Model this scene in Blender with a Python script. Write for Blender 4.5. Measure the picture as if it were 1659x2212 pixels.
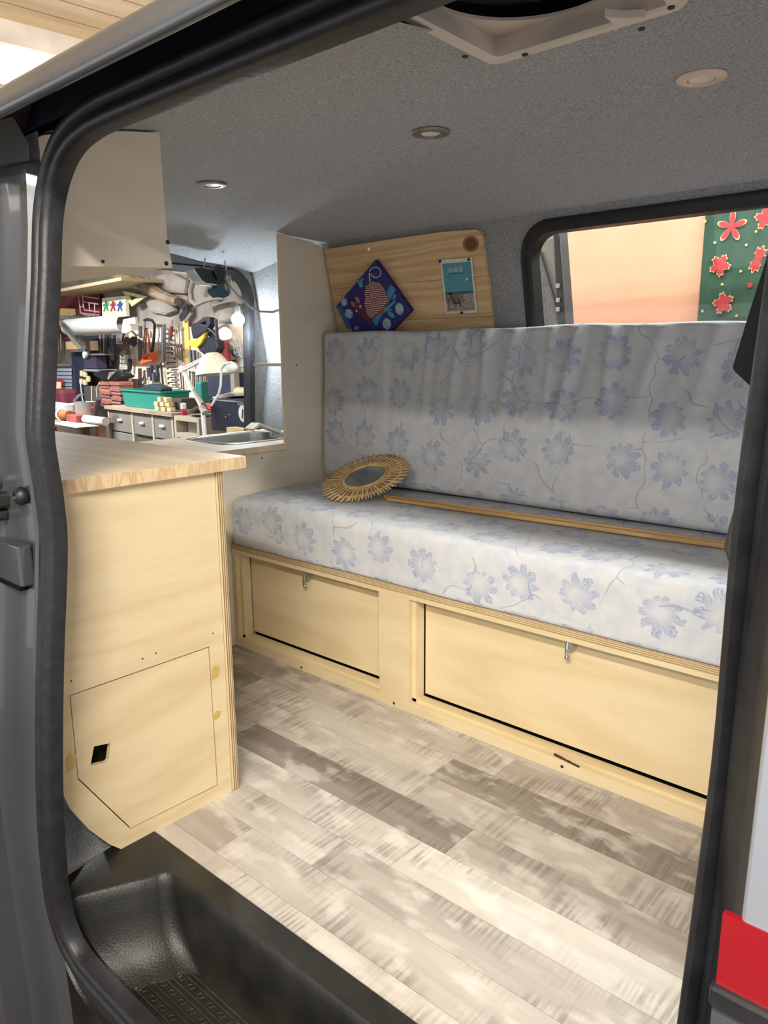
import bpy, bmesh, math, random
from mathutils import Vector, Matrix
from mathutils.geometry import tessellate_polygon
random.seed(7)
for o in list(bpy.data.objects): bpy.data.objects.remove(o)
SC = bpy.context.scene
COL = SC.collection

# ---------------------------------------------------------------- camera
# van frame: X towards the cab, Y into the van, Z up, floor of the van at 0
YAW, PITCH, ROLL, FPX, CX, CY = 0.71958712, 0.20906489, -0.00756356, 1614.8, 829.5, 1106.0
CAMP = Vector((0, 0, 1.0))
_f = Vector((-math.sin(YAW)*math.cos(PITCH), math.cos(YAW)*math.cos(PITCH), -math.sin(PITCH)))
_r = Vector((math.cos(YAW), math.sin(YAW), 0)); _u = _r.cross(_f)
CR = _r*math.cos(ROLL) + _u*math.sin(ROLL); CU = -_r*math.sin(ROLL) + _u*math.cos(ROLL)
cam = bpy.data.cameras.new('camera'); camo = bpy.data.objects.new('camera', cam); COL.objects.link(camo)
Mx = Matrix((CR, CU, -_f)).transposed().to_4x4(); Mx.translation = CAMP; camo.matrix_world = Mx
cam.sensor_fit = 'HORIZONTAL'; cam.sensor_width = 36.0; cam.lens = FPX*36/1659; cam.clip_start = .02
SC.camera = camo
# ---------------------------------------------------------------- world, exposure
w = bpy.data.worlds.new('world'); SC.world = w; w.use_nodes = True
bg = w.node_tree.nodes['Background']; bg.inputs[0].default_value = (.95, .97, 1, 1); bg.inputs[1].default_value = .95
SC.view_settings.view_transform = 'Standard'; SC.view_settings.look = 'None'
SC.view_settings.exposure = 0.45; SC.view_settings.gamma = 1.0; SC.view_settings.use_curve_mapping = False

def ray(x, y): return _f + CR*((x-CX)/FPX) + CU*((CY-y)/FPX)
def onX(x, y, X): d = ray(x, y); return CAMP + d*(X/d.x)
def onY(x, y, Y): d = ray(x, y); return CAMP + d*(Y/d.y)
def onZ(x, y, Z): d = ray(x, y); return CAMP + d*((Z-1)/d.z)
def onP(x, y, p, n): d = ray(x, y); return CAMP + d*((Vector(p)-CAMP).dot(n)/d.dot(n))
# the garage stands 7 degrees off the van
GA = math.radians(-7.0)
GM = Matrix.Rotation(GA, 4, 'Z'); GMI = GM.inverted()
def onG(x, y, d):           # pixel -> garage coordinates on the plane b = d
    gy = GM @ Vector((0, 1, 0)); r = ray(x, y)
    return GMI @ (CAMP + r*((d - CAMP.dot(gy))/r.dot(gy)))

# ---------------------------------------------------------------- materials
def srgb(c): return tuple(((v/255)/12.92 if v/255 <= .04045 else ((v/255+.055)/1.055)**2.4) for v in c) + (1,)
MATS = {}
def newmat(name):
    m = bpy.data.materials.new(name); m.use_nodes = True; nt = m.node_tree
    return m, nt, nt.nodes['Principled BSDF']
def N(nt, t, **kw):
    n = nt.nodes.new(t)
    for k, v in kw.items(): setattr(n, k, v)
    return n
def coords(nt, kind='Object', scale=(1, 1, 1), rnd=0):
    tc = N(nt, 'ShaderNodeTexCoord'); mp = N(nt, 'ShaderNodeMapping'); mp.inputs['Scale'].default_value = scale
    src = tc.outputs[kind]
    if rnd:
        oi = N(nt, 'ShaderNodeObjectInfo'); mu = N(nt, 'ShaderNodeMath', operation='MULTIPLY'); mu.inputs[1].default_value = rnd
        nt.links.new(oi.outputs['Random'], mu.inputs[0]); ad = N(nt, 'ShaderNodeVectorMath', operation='ADD')
        nt.links.new(src, ad.inputs[0]); nt.links.new(mu.outputs[0], ad.inputs[1]); src = ad.outputs[0]
    nt.links.new(src, mp.inputs[0]); return mp.outputs[0]
def mat(name, c1, c2=None, scale=8, stretch=(1, 1, 1), rough=.5, metal=0, bump=0, bscale=None, detail=4, lo=.3, hi=.7, rnd=0, spec=.5, coat=0):
    if name in MATS: return MATS[name]
    m, nt, b = newmat(name); b.inputs['Roughness'].default_value = rough; b.inputs['Metallic'].default_value = metal
    b.inputs['Specular IOR Level'].default_value = spec; b.inputs['Coat Weight'].default_value = coat
    if c2 is None: c2 = tuple(min(255, v*.9) for v in c1)
    co = coords(nt, 'Object', stretch, rnd)
    nz = N(nt, 'ShaderNodeTexNoise'); nz.inputs['Scale'].default_value = scale; nz.inputs['Detail'].default_value = detail
    nt.links.new(co, nz.inputs['Vector'])
    r = N(nt, 'ShaderNodeValToRGB'); r.color_ramp.elements[0].position = lo; r.color_ramp.elements[1].position = hi
    r.color_ramp.elements[0].color = srgb(c2); r.color_ramp.elements[1].color = srgb(c1)
    nt.links.new(nz.outputs['Fac'], r.inputs[0]); nt.links.new(r.outputs[0], b.inputs['Base Color'])
    if bump:
        n2 = N(nt, 'ShaderNodeTexNoise'); n2.inputs['Scale'].default_value = bscale or scale*4; n2.inputs['Detail'].default_value = 3
        nt.links.new(co, n2.inputs['Vector']); bp = N(nt, 'ShaderNodeBump'); bp.inputs['Strength'].default_value = bump; bp.inputs['Distance'].default_value = .004
        nt.links.new(n2.outputs['Fac'], bp.inputs['Height']); nt.links.new(bp.outputs[0], b.inputs['Normal'])
    MATS[name] = m; return m
def emit(name, c, s):
    m, nt, b = newmat(name); b.inputs['Base Color'].default_value = (1, 1, 1, 1)
    b.inputs['Emission Color'].default_value = c; b.inputs['Emission Strength'].default_value = s; MATS[name] = m; return m
def plain(name, c, rough=.5, metal=0, spec=.5): return mat(name, c, tuple(v*.93 for v in c), 30, rough=rough, metal=metal, spec=spec)
def wood(name, base, dark, axis=0, ring=9, rough=.55, rnd=0, amount=1.0, stretch=9):
    """long-grained timber; axis = direction of the grain"""
    if name in MATS: return MATS[name]
    m, nt, b = newmat(name); b.inputs['Roughness'].default_value = rough
    s = [1, 1, 1]; s[axis] = 1/stretch
    co = coords(nt, 'Object', tuple(s), rnd)
    n1 = N(nt, 'ShaderNodeTexNoise'); n1.inputs['Scale'].default_value = ring; n1.inputs['Detail'].default_value = 2; n1.inputs['Distortion'].default_value = .6
    nt.links.new(co, n1.inputs['Vector'])
    mu = N(nt, 'ShaderNodeMath', operation='MULTIPLY'); mu.inputs[1].default_value = 9; nt.links.new(n1.outputs['Fac'], mu.inputs[0])
    fr = N(nt, 'ShaderNodeMath', operation='PINGPONG'); fr.inputs[1].default_value = 1; nt.links.new(mu.outputs[0], fr.inputs[0])
    n2 = N(nt, 'ShaderNodeTexNoise'); n2.inputs['Scale'].default_value = ring*18; n2.inputs['Detail'].default_value = 3; nt.links.new(co, n2.inputs['Vector'])
    ad = N(nt, 'ShaderNodeMath', operation='MULTIPLY_ADD'); ad.inputs[1].default_value = .55*amount; nt.links.new(fr.outputs[0], ad.inputs[0])
    sc = N(nt, 'ShaderNodeMath', operation='MULTIPLY'); sc.inputs[1].default_value = .55*amount; nt.links.new(n2.outputs['Fac'], sc.inputs[0]); nt.links.new(sc.outputs[0], ad.inputs[2])
    r = N(nt, 'ShaderNodeValToRGB'); r.color_ramp.elements[0].color = srgb(base); r.color_ramp.elements[1].color = srgb(dark)
    r.color_ramp.elements[0].position = .25; r.color_ramp.elements[1].position = 1.0
    nt.links.new(ad.outputs[0], r.inputs[0]); nt.links.new(r.outputs[0], b.inputs['Base Color'])
    MATS[name] = m; return m
def stripes(name, c1, c2, axis, period, rough=.6):
    """laminated plywood edge"""
    m, nt, b = newmat(name); b.inputs['Roughness'].default_value = rough
    co = coords(nt, 'Object'); sp = N(nt, 'ShaderNodeSeparateXYZ'); nt.links.new(co, sp.inputs[0])
    dv = N(nt, 'ShaderNodeMath', operation='DIVIDE'); dv.inputs[1].default_value = period; nt.links.new(sp.outputs[axis], dv.inputs[0])
    fr = N(nt, 'ShaderNodeMath', operation='PINGPONG'); fr.inputs[1].default_value = 1; nt.links.new(dv.outputs[0], fr.inputs[0])
    s = [6, 6, 6]; nz = N(nt, 'ShaderNodeTexNoise'); nz.inputs['Scale'].default_value = 22; nt.links.new(co, nz.inputs['Vector'])
    ad = N(nt, 'ShaderNodeMath', operation='MULTIPLY_ADD'); ad.inputs[1].default_value = .35; nt.links.new(nz.outputs['Fac'], ad.inputs[0]); nt.links.new(fr.outputs[0], ad.inputs[2])
    r = N(nt, 'ShaderNodeValToRGB'); r.color_ramp.elements[0].color = srgb(c1); r.color_ramp.elements[1].color = srgb(c2)
    r.color_ramp.elements[0].position = .45; r.color_ramp.elements[1].position = .75
    nt.links.new(ad.outputs[0], r.inputs[0]); nt.links.new(r.outputs[0], b.inputs['Base Color']); MATS[name] = m; return m
def glass(name, tint=(1, 1, 1, 1), refl=.06):
    m = bpy.data.materials.new(name); m.use_nodes = True; nt = m.node_tree; nt.nodes.remove(nt.nodes['Principled BSDF'])
    t = N(nt, 'ShaderNodeBsdfTransparent'); t.inputs[0].default_value = tint; g = N(nt, 'ShaderNodeBsdfGlossy'); g.inputs['Roughness'].default_value = .02
    x = N(nt, 'ShaderNodeMixShader'); x.inputs[0].default_value = refl
    nt.links.new(t.outputs[0], x.inputs[1]); nt.links.new(g.outputs[0], x.inputs[2]); nt.links.new(x.outputs[0], nt.nodes['Material Output'].inputs[0])
    MATS[name] = m; return m

FELT = mat('felt', (206, 208, 212), (150, 152, 158), 260, rough=.95, bump=.9, bscale=420, detail=3, spec=.1)
FELT2 = mat('felt_light', (188, 188, 188), (128, 129, 132), 300, rough=.95, bump=.9, bscale=420, detail=3, spec=.1)
PLY = wood('plywood', (220, 202, 162), (200, 178, 134), 0, 5, .5, 0, .8, 6)
PLYY = wood('plywood_grain_y', (220, 203, 164), (200, 178, 136), 1, 6, .5, 0, .8, 7)
PLYW = wood('plywood_pale', (226, 216, 196), (212, 200, 176), 1, 5, .5, 0, .6, 6)
EDGEZ = stripes('plywood_edge_z', (206, 186, 146), (160, 134, 94), 2, .0024)
EDGEY = stripes('plywood_edge_y', (214, 196, 156), (138, 110, 76), 1, .0026)
PINE = wood('pine', (228, 198, 152), (196, 152, 100), 0, 16, .55, 11, 1.0, 14)
TOP = wood('worktop_wood', (240, 222, 192), (222, 198, 160), 0, 7, .5, 3, .9, 12)
ENDG = wood('end_grain', (222, 198, 160), (190, 156, 114), 2, 30, .6, 5, 1.0, 3)
RUBBER = mat('rubber', (30, 31, 35), (18, 18, 20), 40, rough=.45, bump=.15, bscale=90)
BLACKP = mat('black_plastic', (44, 43, 38), (24, 24, 22), 14, rough=.42, bump=.25, bscale=300)
PAINT = mat('grey_paint', (64, 66, 70), (58, 60, 64), 3, rough=.28, coat=.4)
PAINTW = mat('white_paint', (116, 120, 128), (110, 114, 122), 3, rough=.3, coat=.3)
PAINTR = mat('red_paint', (126, 5, 20), (116, 5, 18), 3, rough=.35, coat=.3)
DARKM = mat('dark_channel', (66, 68, 84), (46, 48, 60), 12, rough=.5)
WHITEP = mat('white_plastic', (226, 216, 206), (214, 204, 194), 6, rough=.45)
CHROME = mat('chrome', (205, 206, 208), (185, 186, 188), 20, rough=.22, metal=1)
STEEL = mat('steel', (188, 188, 186), (160, 160, 158), 60, (1, 8, 1), rough=.3, metal=1)
BLACK = plain('black', (14, 14, 16), .85, spec=.1)
SCREW = plain('screw_dark', (70, 64, 56), .4, .6)
GLASS2 = glass('tailgate_glass', (.95, .97, .97, 1), .004)
GLASS = glass('window_glass', (.94, .97, .96, 1), .025)

# ---------------------------------------------------------------- mesh helpers
ORG = {}
class MB:
    def __init__(s, M=None): s.v = []; s.f = []; s.uv = None; s.M = M; s.mi = []
    def add(s, vs, fs, M=None):
        n = len(s.v)
        for p in vs: s.v.append((M @ Vector(p)) if M is not None else Vector(p))
        for f in fs: s.f.append([i+n for i in f])
        return s
    def box(s, x0, x1, y0, y1, z0, z1, M=None):
        vs = [(x, y, z) for x in (x0, x1) for y in (y0, y1) for z in (z0, z1)]
        return s.add(vs, [(0, 1, 3, 2), (4, 6, 7, 5), (0, 4, 5, 1), (2, 3, 7, 6), (0, 2, 6, 4), (1, 5, 7, 3)], M)
    def plate(s, loops, fn, fb):
        """flat plate with holes: loops of 2D points, fn / fb map them to the front and the back"""
        pts = [p for l in loops for p in l]
        tri = tessellate_polygon([[Vector((p[0], p[1], 0)) for p in l] for l in loops]); n = len(pts)
        vs = [fn(*p) for p in pts] + [fb(*p) for p in pts]
        fs = [tuple(t) for t in tri] + [tuple(i+n for i in reversed(t)) for t in tri]
        k = 0
        for l in loops:
            m = len(l)
            for i in range(m): a, b = k+i, k+(i+1) % m; fs.append((a, b, b+n, a+n))
            k += m
        return s.add(vs, fs)
    def grid(s, rows, close=False, closev=False):
        """rows of points"""
        m = len(rows[0]); n = len(s.v)
        for r in rows:
            for p in r: s.v.append(Vector(p))
        R = len(rows)
        for i in range(R if closev else R-1):
            for j in range(m if close else m-1):
                a = n+i*m+j; b = n+i*m+(j+1) % m; i2 = (i+1) % R
                s.f.append([a, b, n+i2*m+(j+1) % m, n+i2*m+j])
        return s
    def tube(s, pts, r, k=8, closed=False, caps=True):
        pts = [Vector(p) for p in pts]; rows = []; L = len(pts); up = None
        for i, p in enumerate(pts):
            a = pts[(i-1) % L] if (closed or i > 0) else p; b = pts[(i+1) % L] if (closed or i < L-1) else p
            t = (b-a).normalized()
            if up is None:
                up = Vector((0, 0, 1)) if abs(t.z) < .9 else Vector((1, 0, 0))
            n = (up - t*up.dot(t)); n = n.normalized() if n.length > 1e-6 else t.orthogonal().normalized(); up = n
            b2 = t.cross(n); rr = r[i] if isinstance(r, (list, tuple)) else r
            rows.append([p + (n*math.cos(2*math.pi*j/k) + b2*math.sin(2*math.pi*j/k))*rr for j in range(k)])
        n0 = len(s.v); s.grid(rows, True, closed)
        if caps and not closed: s.f.append([n0+j for j in reversed(range(k))]); s.f.append([n0+(L-1)*k+j for j in range(k)])
        return s
    def lathe(s, prof, k=24, M=None, caps=True):
        n0 = len(s.v); rows = []
        for r, z in prof:
            rows.append([Vector((r*math.cos(2*math.pi*j/k), r*math.sin(2*math.pi*j/k), z)) for j in range(k)])
        if M is not None: rows = [[M @ p for p in q] for q in rows]
        s.grid(rows, True)
        if caps: s.f.append([n0+j for j in reversed(range(k))]); s.f.append([n0+(len(prof)-1)*k+j for j in range(k)])
        return s
    def sphere(s, c, r, k=10, sq=(1, 1, 1)):
        c = Vector(c); rows = []
        for i in range(k+1):
            a = math.pi*i/k; rr = max(math.sin(a), 1e-3)
            rows.append([c + Vector((rr*math.cos(2*math.pi*j/(2*k))*sq[0], rr*math.sin(2*math.pi*j/(2*k))*sq[1], math.cos(a)*sq[2]))*r for j in range(2*k)])
        return s.grid(rows, True)
    def build(s, name, m, parent=None, smooth=None, bevel=0, seg=2, fix=True):
        vs = [(s.M @ p) if s.M is not None else p for p in s.v]
        if parent is not None: o0 = ORG[parent.name]
        else:
            xs = [p.x for p in vs]; ys = [p.y for p in vs]; zs = [p.z for p in vs]
            o0 = Vector(((min(xs)+max(xs))/2, (min(ys)+max(ys))/2, min(zs)))
        me = bpy.data.meshes.new(name); me.from_pydata([p-o0 for p in vs], [], s.f)
        if fix:
            bm = bmesh.new(); bm.from_mesh(me); bmesh.ops.recalc_face_normals(bm, faces=bm.faces); bm.to_mesh(me); bm.free()
        if s.uv is not None:
            ul = me.uv_layers.new(name='uv')
            for l in me.loops: ul.data[l.index].uv = s.uv[l.vertex_index]
        ms = m if isinstance(m, (list, tuple)) else [m]
        for q in ms: me.materials.append(q)
        if s.mi:
            for p, i in zip(me.polygons, s.mi): p.material_index = i
        o = bpy.data.objects.new(name, me); COL.objects.link(o); ORG[o.name] = o0
        if parent is not None: o.parent = parent
        else: o.location = o0
        if parent is not None: o.location = (0, 0, 0); ORG[o.name] = o0
        if smooth is not None:
            for p in me.polygons: p.use_smooth = True
            me.set_sharp_from_angle(angle=math.radians(smooth))
        if bevel:
            bv = o.modifiers.new('bevel', 'BEVEL'); bv.width = bevel; bv.segments = seg; bv.limit_method = 'ANGLE'; bv.angle_limit = .6
        return o
def tag(o, label, cat=None, group=None, kind=None):
    if label: o['label'] = label
    if cat: o['category'] = cat
    if group: o['group'] = group
    if kind: o['kind'] = kind
    return o
def thing(name, label, cat, loc, group=None, kind=None, M=None):
    o = bpy.data.objects.new(name, None); COL.objects.link(o); loc = Vector(loc)
    if M is not None: loc = M @ loc
    o.location = loc; o.empty_display_size = .05; ORG[o.name] = loc.copy()
    return tag(o, label, cat, group, kind)
def clone(src, loc_delta=None, parent=None, label=None, group=None):
    c = src.copy(); COL.objects.link(c)
    if parent is not None: c.parent = parent
    if loc_delta is not None: c.location = src.location + Vector(loc_delta)
    ORG[c.name] = ORG[src.name] + (Vector(loc_delta) if loc_delta is not None else Vector())
    if label: c['label'] = label
    for ch in [q for q in src.children]: clone(ch, None, c)
    return c
def rrect(x0, x1, y0, y1, r, k=6):
    out = []
    for cx, cy, a0 in ((x1-r, y1-r, 0), (x0+r, y1-r, 90), (x0+r, y0+r, 180), (x1-r, y0+r, 270)):
        for i in range(k+1): a = math.radians(a0+90*i/k); out.append((cx+r*math.cos(a), cy+r*math.sin(a)))
    return out
def lerp(a, b, t): return a+(b-a)*t
def interp(tab, x):
    for (x0, y0), (x1, y1) in zip(tab, tab[1:]):
        if x <= x1: return lerp(y0, y1, max(0, min(1, (x-x0)/(x1-x0))))
    return tab[-1][1]
def smoothstep(a, b, x): t = max(0, min(1, (x-a)/(b-a))); return t*t*(3-2*t)

# ---------------------------------------------------------------- lamps of the garage (the lights)
LAMPW = emit('lamp_tube', (1, .97, .92, 1), 30)
def tube_lamp(name, label, a0, a1, b0, b1, z, power, color, along='x', tilt=0):
    """ceiling batten luminaire: housing, diffuser and the light it gives"""
    t = thing(name, label, 'ceiling lamp', ((a0+a1)/2, (b0+b1)/2, z), None, None, GM)
    MB(GM).box(a0, a1, b0, b1, z+.03, z+.07).build('housing', WHITEP, t, bevel=.004)
    if along == 'x': d = MB(GM).tube([(a0+.03, (b0+b1)/2, z+.012), (a1-.03, (b0+b1)/2, z+.012)], .016, 12)
    else: d = MB(GM).tube([((a0+a1)/2, b0+.03, z+.012), ((a0+a1)/2, b1-.03, z+.012)], .016, 12)
    d.build('tube', LAMPW, t, smooth=40)
    l = bpy.data.lights.new(name+'_light', 'AREA'); l.shape = 'RECTANGLE'; l.energy = power; l.color = color
    l.size = (a1-a0) if along == 'x' else (b1-b0); l.size_y = .05
    lo = bpy.data.objects.new(name+'_light', l); COL.objects.link(lo)
    lo.matrix_world = GM @ Matrix.Translation(((a0+a1)/2, (b0+b1)/2, z-.008)) @ Matrix.Rotation(0 if along == 'x' else math.pi/2, 4, 'Z') @ Matrix.Rotation(math.radians(tilt), 4, 'X')
    return t
# ================================================================= lamps
LIGHT_A = tube_lamp('tube_lamp', 'long white fluorescent batten on the garage ceiling in front of the side door', -.35, .95, -.53, -.44, 1.98, 92, (1, .94, .85), tilt=50)
LIGHT_D = tube_lamp('tube_lamp', 'long white fluorescent batten on the garage ceiling farther from the side door', -.45, .85, -1.45, -1.36, 1.98, 42, (1, .93, .83), tilt=55)
LIGHT_C = tube_lamp('tube_lamp', 'white fluorescent batten on the ceiling between van and pink wall', -2.6, .3, 2.50, 2.59, 1.98, 44, (1, .97, .95), tilt=-38)

# ================================================================= van shell (setting)
def Yb(z): return interp([(-.3, .500), (0, .491), (.1, .484), (.27, .494), (.48, .517), (.64, .539), (.715, .547), (.79, .545), (.87, .540), (.98, .555), (1.12, .576), (1.2, .586), (1.4, .60)], z)
XR = -2.55                                   # plane of the tailgate
floor = MB().box(-2.6, .6, .745, 2.2, -.05, -.004).build('floor', plain('subfloor', (120, 112, 104), .8)); tag(floor, 'grey wood-look laminate floor of the camper van', 'floor', kind='structure')
def plankmat(name, c1, c2, dark):
    m, nt, b = newmat(name); b.inputs['Roughness'].default_value = .42
    A = coords(nt, 'Object', (2.5, 30, 1), 23); Bc = coords(nt, 'Object', (130, 6, 1), 23); Cc = coords(nt, 'Object', (5, 9, 1), 23)
    def nz(v, s, d=4, dist=0):
        n = N(nt, 'ShaderNodeTexNoise'); n.inputs['Scale'].default_value = s; n.inputs['Detail'].default_value = d; n.inputs['Distortion'].default_value = dist; nt.links.new(v, n.inputs['Vector']); return n.outputs['Fac']
    def ramp(f, a, b_): 
        r = N(nt, 'ShaderNodeMapRange'); r.inputs[1].default_value = a; r.inputs[2].default_value = b_; nt.links.new(f, r.inputs[0]); return r.outputs[0]
    def mixc(f, a, b_):
        x = N(nt, 'ShaderNodeMix', data_type='RGBA'); nt.links.new(f, x.inputs[0])
        for i, q in ((6, a), (7, b_)):
            if isinstance(q, tuple): x.inputs[i].default_value = q
            else: nt.links.new(q, x.inputs[i])
        return x.outputs[2]
    def mul(a, b_):
        x = N(nt, 'ShaderNodeMath', operation='MULTIPLY')
        nt.links.new(a, x.inputs[0])
        if isinstance(b_, (int, float)): x.inputs[1].default_value = b_
        else: nt.links.new(b_, x.inputs[1])
        return x.outputs[0]
    base = mixc(ramp(nz(A, 1.0, 5, .4), .35, .7), srgb(c1), srgb(c2))
    saw = mul(ramp(nz(Bc, 1.0, 3), .44, .60), ramp(nz(Cc, 1.0, 2), .44, .60))
    base = mixc(mul(saw, .7), base, srgb(dark))
    pale = ramp(nz(Cc, 2.2, 6), .52, .64)
    base = mixc(mul(pale, .45), base, srgb((226, 221, 211)))
    nt.links.new(base, b.inputs['Base Color'])
    bp = N(nt, 'ShaderNodeBump'); bp.inputs['Strength'].default_value = .12; bp.inputs['Distance'].default_value = .002
    nt.links.new(saw, bp.inputs['Height']); nt.links.new(bp.outputs[0], b.inputs['Normal'])
    return m
PK = {'l': plankmat('plank_light', (194, 187, 177), (174, 166, 156), (138, 130, 121)),
      'm': plankmat('plank_mid', (178, 170, 160), (157, 148, 139), (126, 118, 109)),
      'd': plankmat('plank_dark', (150, 141, 133), (131, 122, 114), (106, 98, 91)),
      's': plankmat('plank_sawn', (202, 196, 185), (187, 180, 169), (138, 128, 117))}
rows = [(.745, .79, [(-1.34, -1.06, 'l'), (-1.06, -.30, 's'), (-.30, .35, 'm')]),
        (.79, .89, [(-1.34, -1.164, 'm'), (-1.164, -.42, 'l'), (-.42, .35, 'm')]),
        (.89, .99, [(-1.34, -.98, 'l'), (-.98, -.25, 'm'), (-.25, .35, 'l')]),
        (.99, 1.092, [(-2.05, -1.62, 'm'), (-1.62, -.86, 'l'), (-.86, -.15, 's'), (-.15, .35, 'm')]),
        (1.092, 1.196, [(-2.05, -1.52, 'l'), (-1.52, -.80, 'd'), (-.80, -.10, 'm'), (-.10, .35, 'l')]),
        (1.196, 1.30, [(-2.05, -1.70, 'm'), (-1.70, -.975, 's'), (-.975, -.25, 'l'), (-.25, .35, 'm')]),
        (1.30, 1.40, [(-2.05, -1.74, 'd'), (-1.74, -1.00, 's'), (-1.00, -.28, 'd'), (-.28, .35, 'l')]),
        (1.40, 1.50, [(-2.05, -1.58, 'm'), (-1.58, -.88, 'l'), (-.88, -.2, 'm'), (-.2, .35, 'd')]),
        (1.50, 1.62, [(-2.05, -1.3, 'm'), (-1.3, -.6, 'l'), (-.6, .35, 'm')])]
for y0, y1, ps in rows:
    for x0, x1, k in ps:
        MB().box(x0+.0005, x1-.0005, y0+.0005, y1-.0005, -.004, 0).build('plank', PK[k], floor)
MB().box(-1.32, .35, .7435, .7455, -.02, .0025).build('edge_trim', plain('alu', (190, 186, 176), .35, .7), floor)

# headliner
CP = [(.598, 1.335), (.64, 1.362), (.72, 1.388), (.87, 1.411), (1.1, 1.426), (1.4, 1.43), (1.7, 1.418), (1.82, 1.402), (1.92, 1.397), (1.985, 1.392), (2.02, 1.386), (2.12, 1.375)]
def cz(y): return interp(CP, y)
def rear_drop(x): return 0
VX0, VX1, VY0, VY1 = -.672, -.385, .715, 1.015      # roof vent
m = MB(); xs = [.8, .4, 0, VX1-.015, VX0+.015, -.8, -1.2, -1.6, -2.0, -2.2, -2.3, -2.38, -2.44, -2.50, -2.56]
ys = sorted([p[0] for p in CP] + [VY0+.015, VY1-.015, .95]); nv = len(ys)
for dz in (0, .012):
    n0 = len(m.v)
    for x in xs:
        t = smoothstep(-2.2, -2.56, x)
        for y in ys: m.v.append(Vector((x, y, cz(y)-.05*t*t+dz)))
    for i in range(len(xs)-1):
        for j in range(nv-1):
            if xs[i] == VX1-.015 and VY0+.014 < ys[j] < VY1-.016: continue
            k = n0+i*nv+j; m.f.append([k, k+1, k+nv+1, k+nv])
ceil = m.build('ceiling', FELT, smooth=50); tag(ceil, 'grey felt headliner of the van', 'ceiling', kind='structure')

# far side wall, leaning inwards, with the window opening
def wl(x, z): return Vector((x, lerp(2.005, 2.145, (1.36-z)/.61) if z > .75 else 2.145, z))
WX0, WX1, WZ0, WZ1 = -1.205, .02, .84, 1.352
hole = rrect(WX0, WX1, WZ0, WZ1, .085, 8)
m = MB().plate([[(-2.04, .75), (.8, .75), (.8, 1.39), (-2.04, 1.39)], hole], lambda x, z: wl(x, z), lambda x, z: wl(x, z)+Vector((0, .05, .0)))
m.box(-2.04, .8, 2.145, 2.19, -.05, .75)
wall_left = m.build('wall_left', FELT2); tag(wall_left, 'grey felt lining of the side wall behind the bench', 'wall', kind='structure')
m = MB(); m.grid([[wl(x, z)+Vector((0, .085*smoothstep(-2.04, -2.34, x)*smoothstep(.7, 1.0, z) - .02*smoothstep(-2.36, -2.58, x), 0)) for z in (0, .3, .6, .75, .85, .95, 1.05, 1.15, 1.25, 1.32, 1.39)] for x in (-2.04, -2.10, -2.16, -2.22, -2.28, -2.34, -2.42, -2.50, -2.58)])
m.build('felt_corner', FELT2, wall_left, smooth=60)
# side window
win = thing('window_1', 'long side window with black rubber gasket above the bench', 'window', (-.6, 2.05, .84), kind='structure')
def ringpath(x0, x1, z0, z1, r, off, fn, k=8): return [fn(x, z)+Vector((0, off, 0)) for x, z in rrect(x0, x1, z0, z1, r, k)]
prof = []
m = MB(); a = rrect(WX0-.018, WX1+.018, WZ0-.018, WZ1+.018, .10, 8); b = rrect(WX0+.016, WX1-.016, WZ0+.016, WZ1-.016, .07, 8)
rws = [[wl(*p)+Vector((0, .02, 0)) for p in a], [wl(*p)+Vector((0, -.006, 0)) for p in a], [wl(*p)+Vector((0, -.012, 0)) for p in rrect(WX0-.004, WX1+.004, WZ0-.004, WZ1+.004, .088, 8)], [wl(*p)+Vector((0, -.004, 0)) for p in b], [wl(*p)+Vector((0, .045, 0)) for p in b]]
m.grid(rws, True); m.build('gasket', RUBBER, win, smooth=50)
MB().plate([rrect(WX0+.01, WX1-.01, WZ0+.01, WZ1-.01, .075, 8)], lambda x, z: wl(x, z)+Vector((0, .03, 0)), lambda x, z: wl(x, z)+Vector((0, .034, 0))).build('pane', GLASS, win)

# near side wall lining (felt) behind the door pillar
WP = [(.70, .001), (.66, .002), (.60, .004), (.555, .018), (.53, .05), (.522, .10), (.518, .17), (.527, .4), (.547, .64), (.558, .75), (.556, .88), (.57, 1.0), (.588, 1.15), (.60, 1.30), (.60, 1.345)]
def wx0(y, z): return interp([(0, -1.318 - max(0, y-.5)*.13), (.05, -1.30), (.12, -1.26), (.2, -1.240), (2, -1.240)], z)
m = MB(); m.grid([[(wx0(y, z) if x == 0 else x, y, z) for y, z in WP] for x in (0, -1.4, -1.7, -2.0, -2.3, -2.56)])
wr = m.build('wall_right', FELT2, smooth=60); tag(wr, 'grey felt lining beside the step and behind the kitchen unit', 'wall', kind='structure')

# tailgate end: felt surround with the rear window
def wr_(y, z): return Vector((XR - .10*max(0, (.95-z)) + .05*max(0, z-1.25), y, z))
RY0, RY1, RZ0, RZ1 = .74, 2.078, .50, 1.33
hole = rrect(RY0, RY1, RZ0, RZ1, .11, 8)
m = MB().plate([[(.55, -.05), (2.2, -.05), (2.2, .8), (2.13, 1.30), (2.0, 1.36), (1.9, 1.37), (1.4, 1.40), (.9, 1.385), (.62, 1.34), (.57, .9)], hole], wr_, lambda y, z: wr_(y, z)+Vector((-.05, 0, 0)))
o = m.build('wall_rear', FELT2); tag(o, 'grey felt surround of the tailgate', 'wall', kind='structure')
win2 = thing('window_2', 'tailgate window with black rubber seal looking onto the workshop', 'window', (XR, 1.37, .5), kind='structure')
m = MB(); A = rrect(RY0-.012, RY1+.012, RZ0-.012, RZ1+.012, .12, 8); B = rrect(RY0+.014, RY1-.014, RZ0+.014, RZ1-.014, .098, 8)
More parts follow.
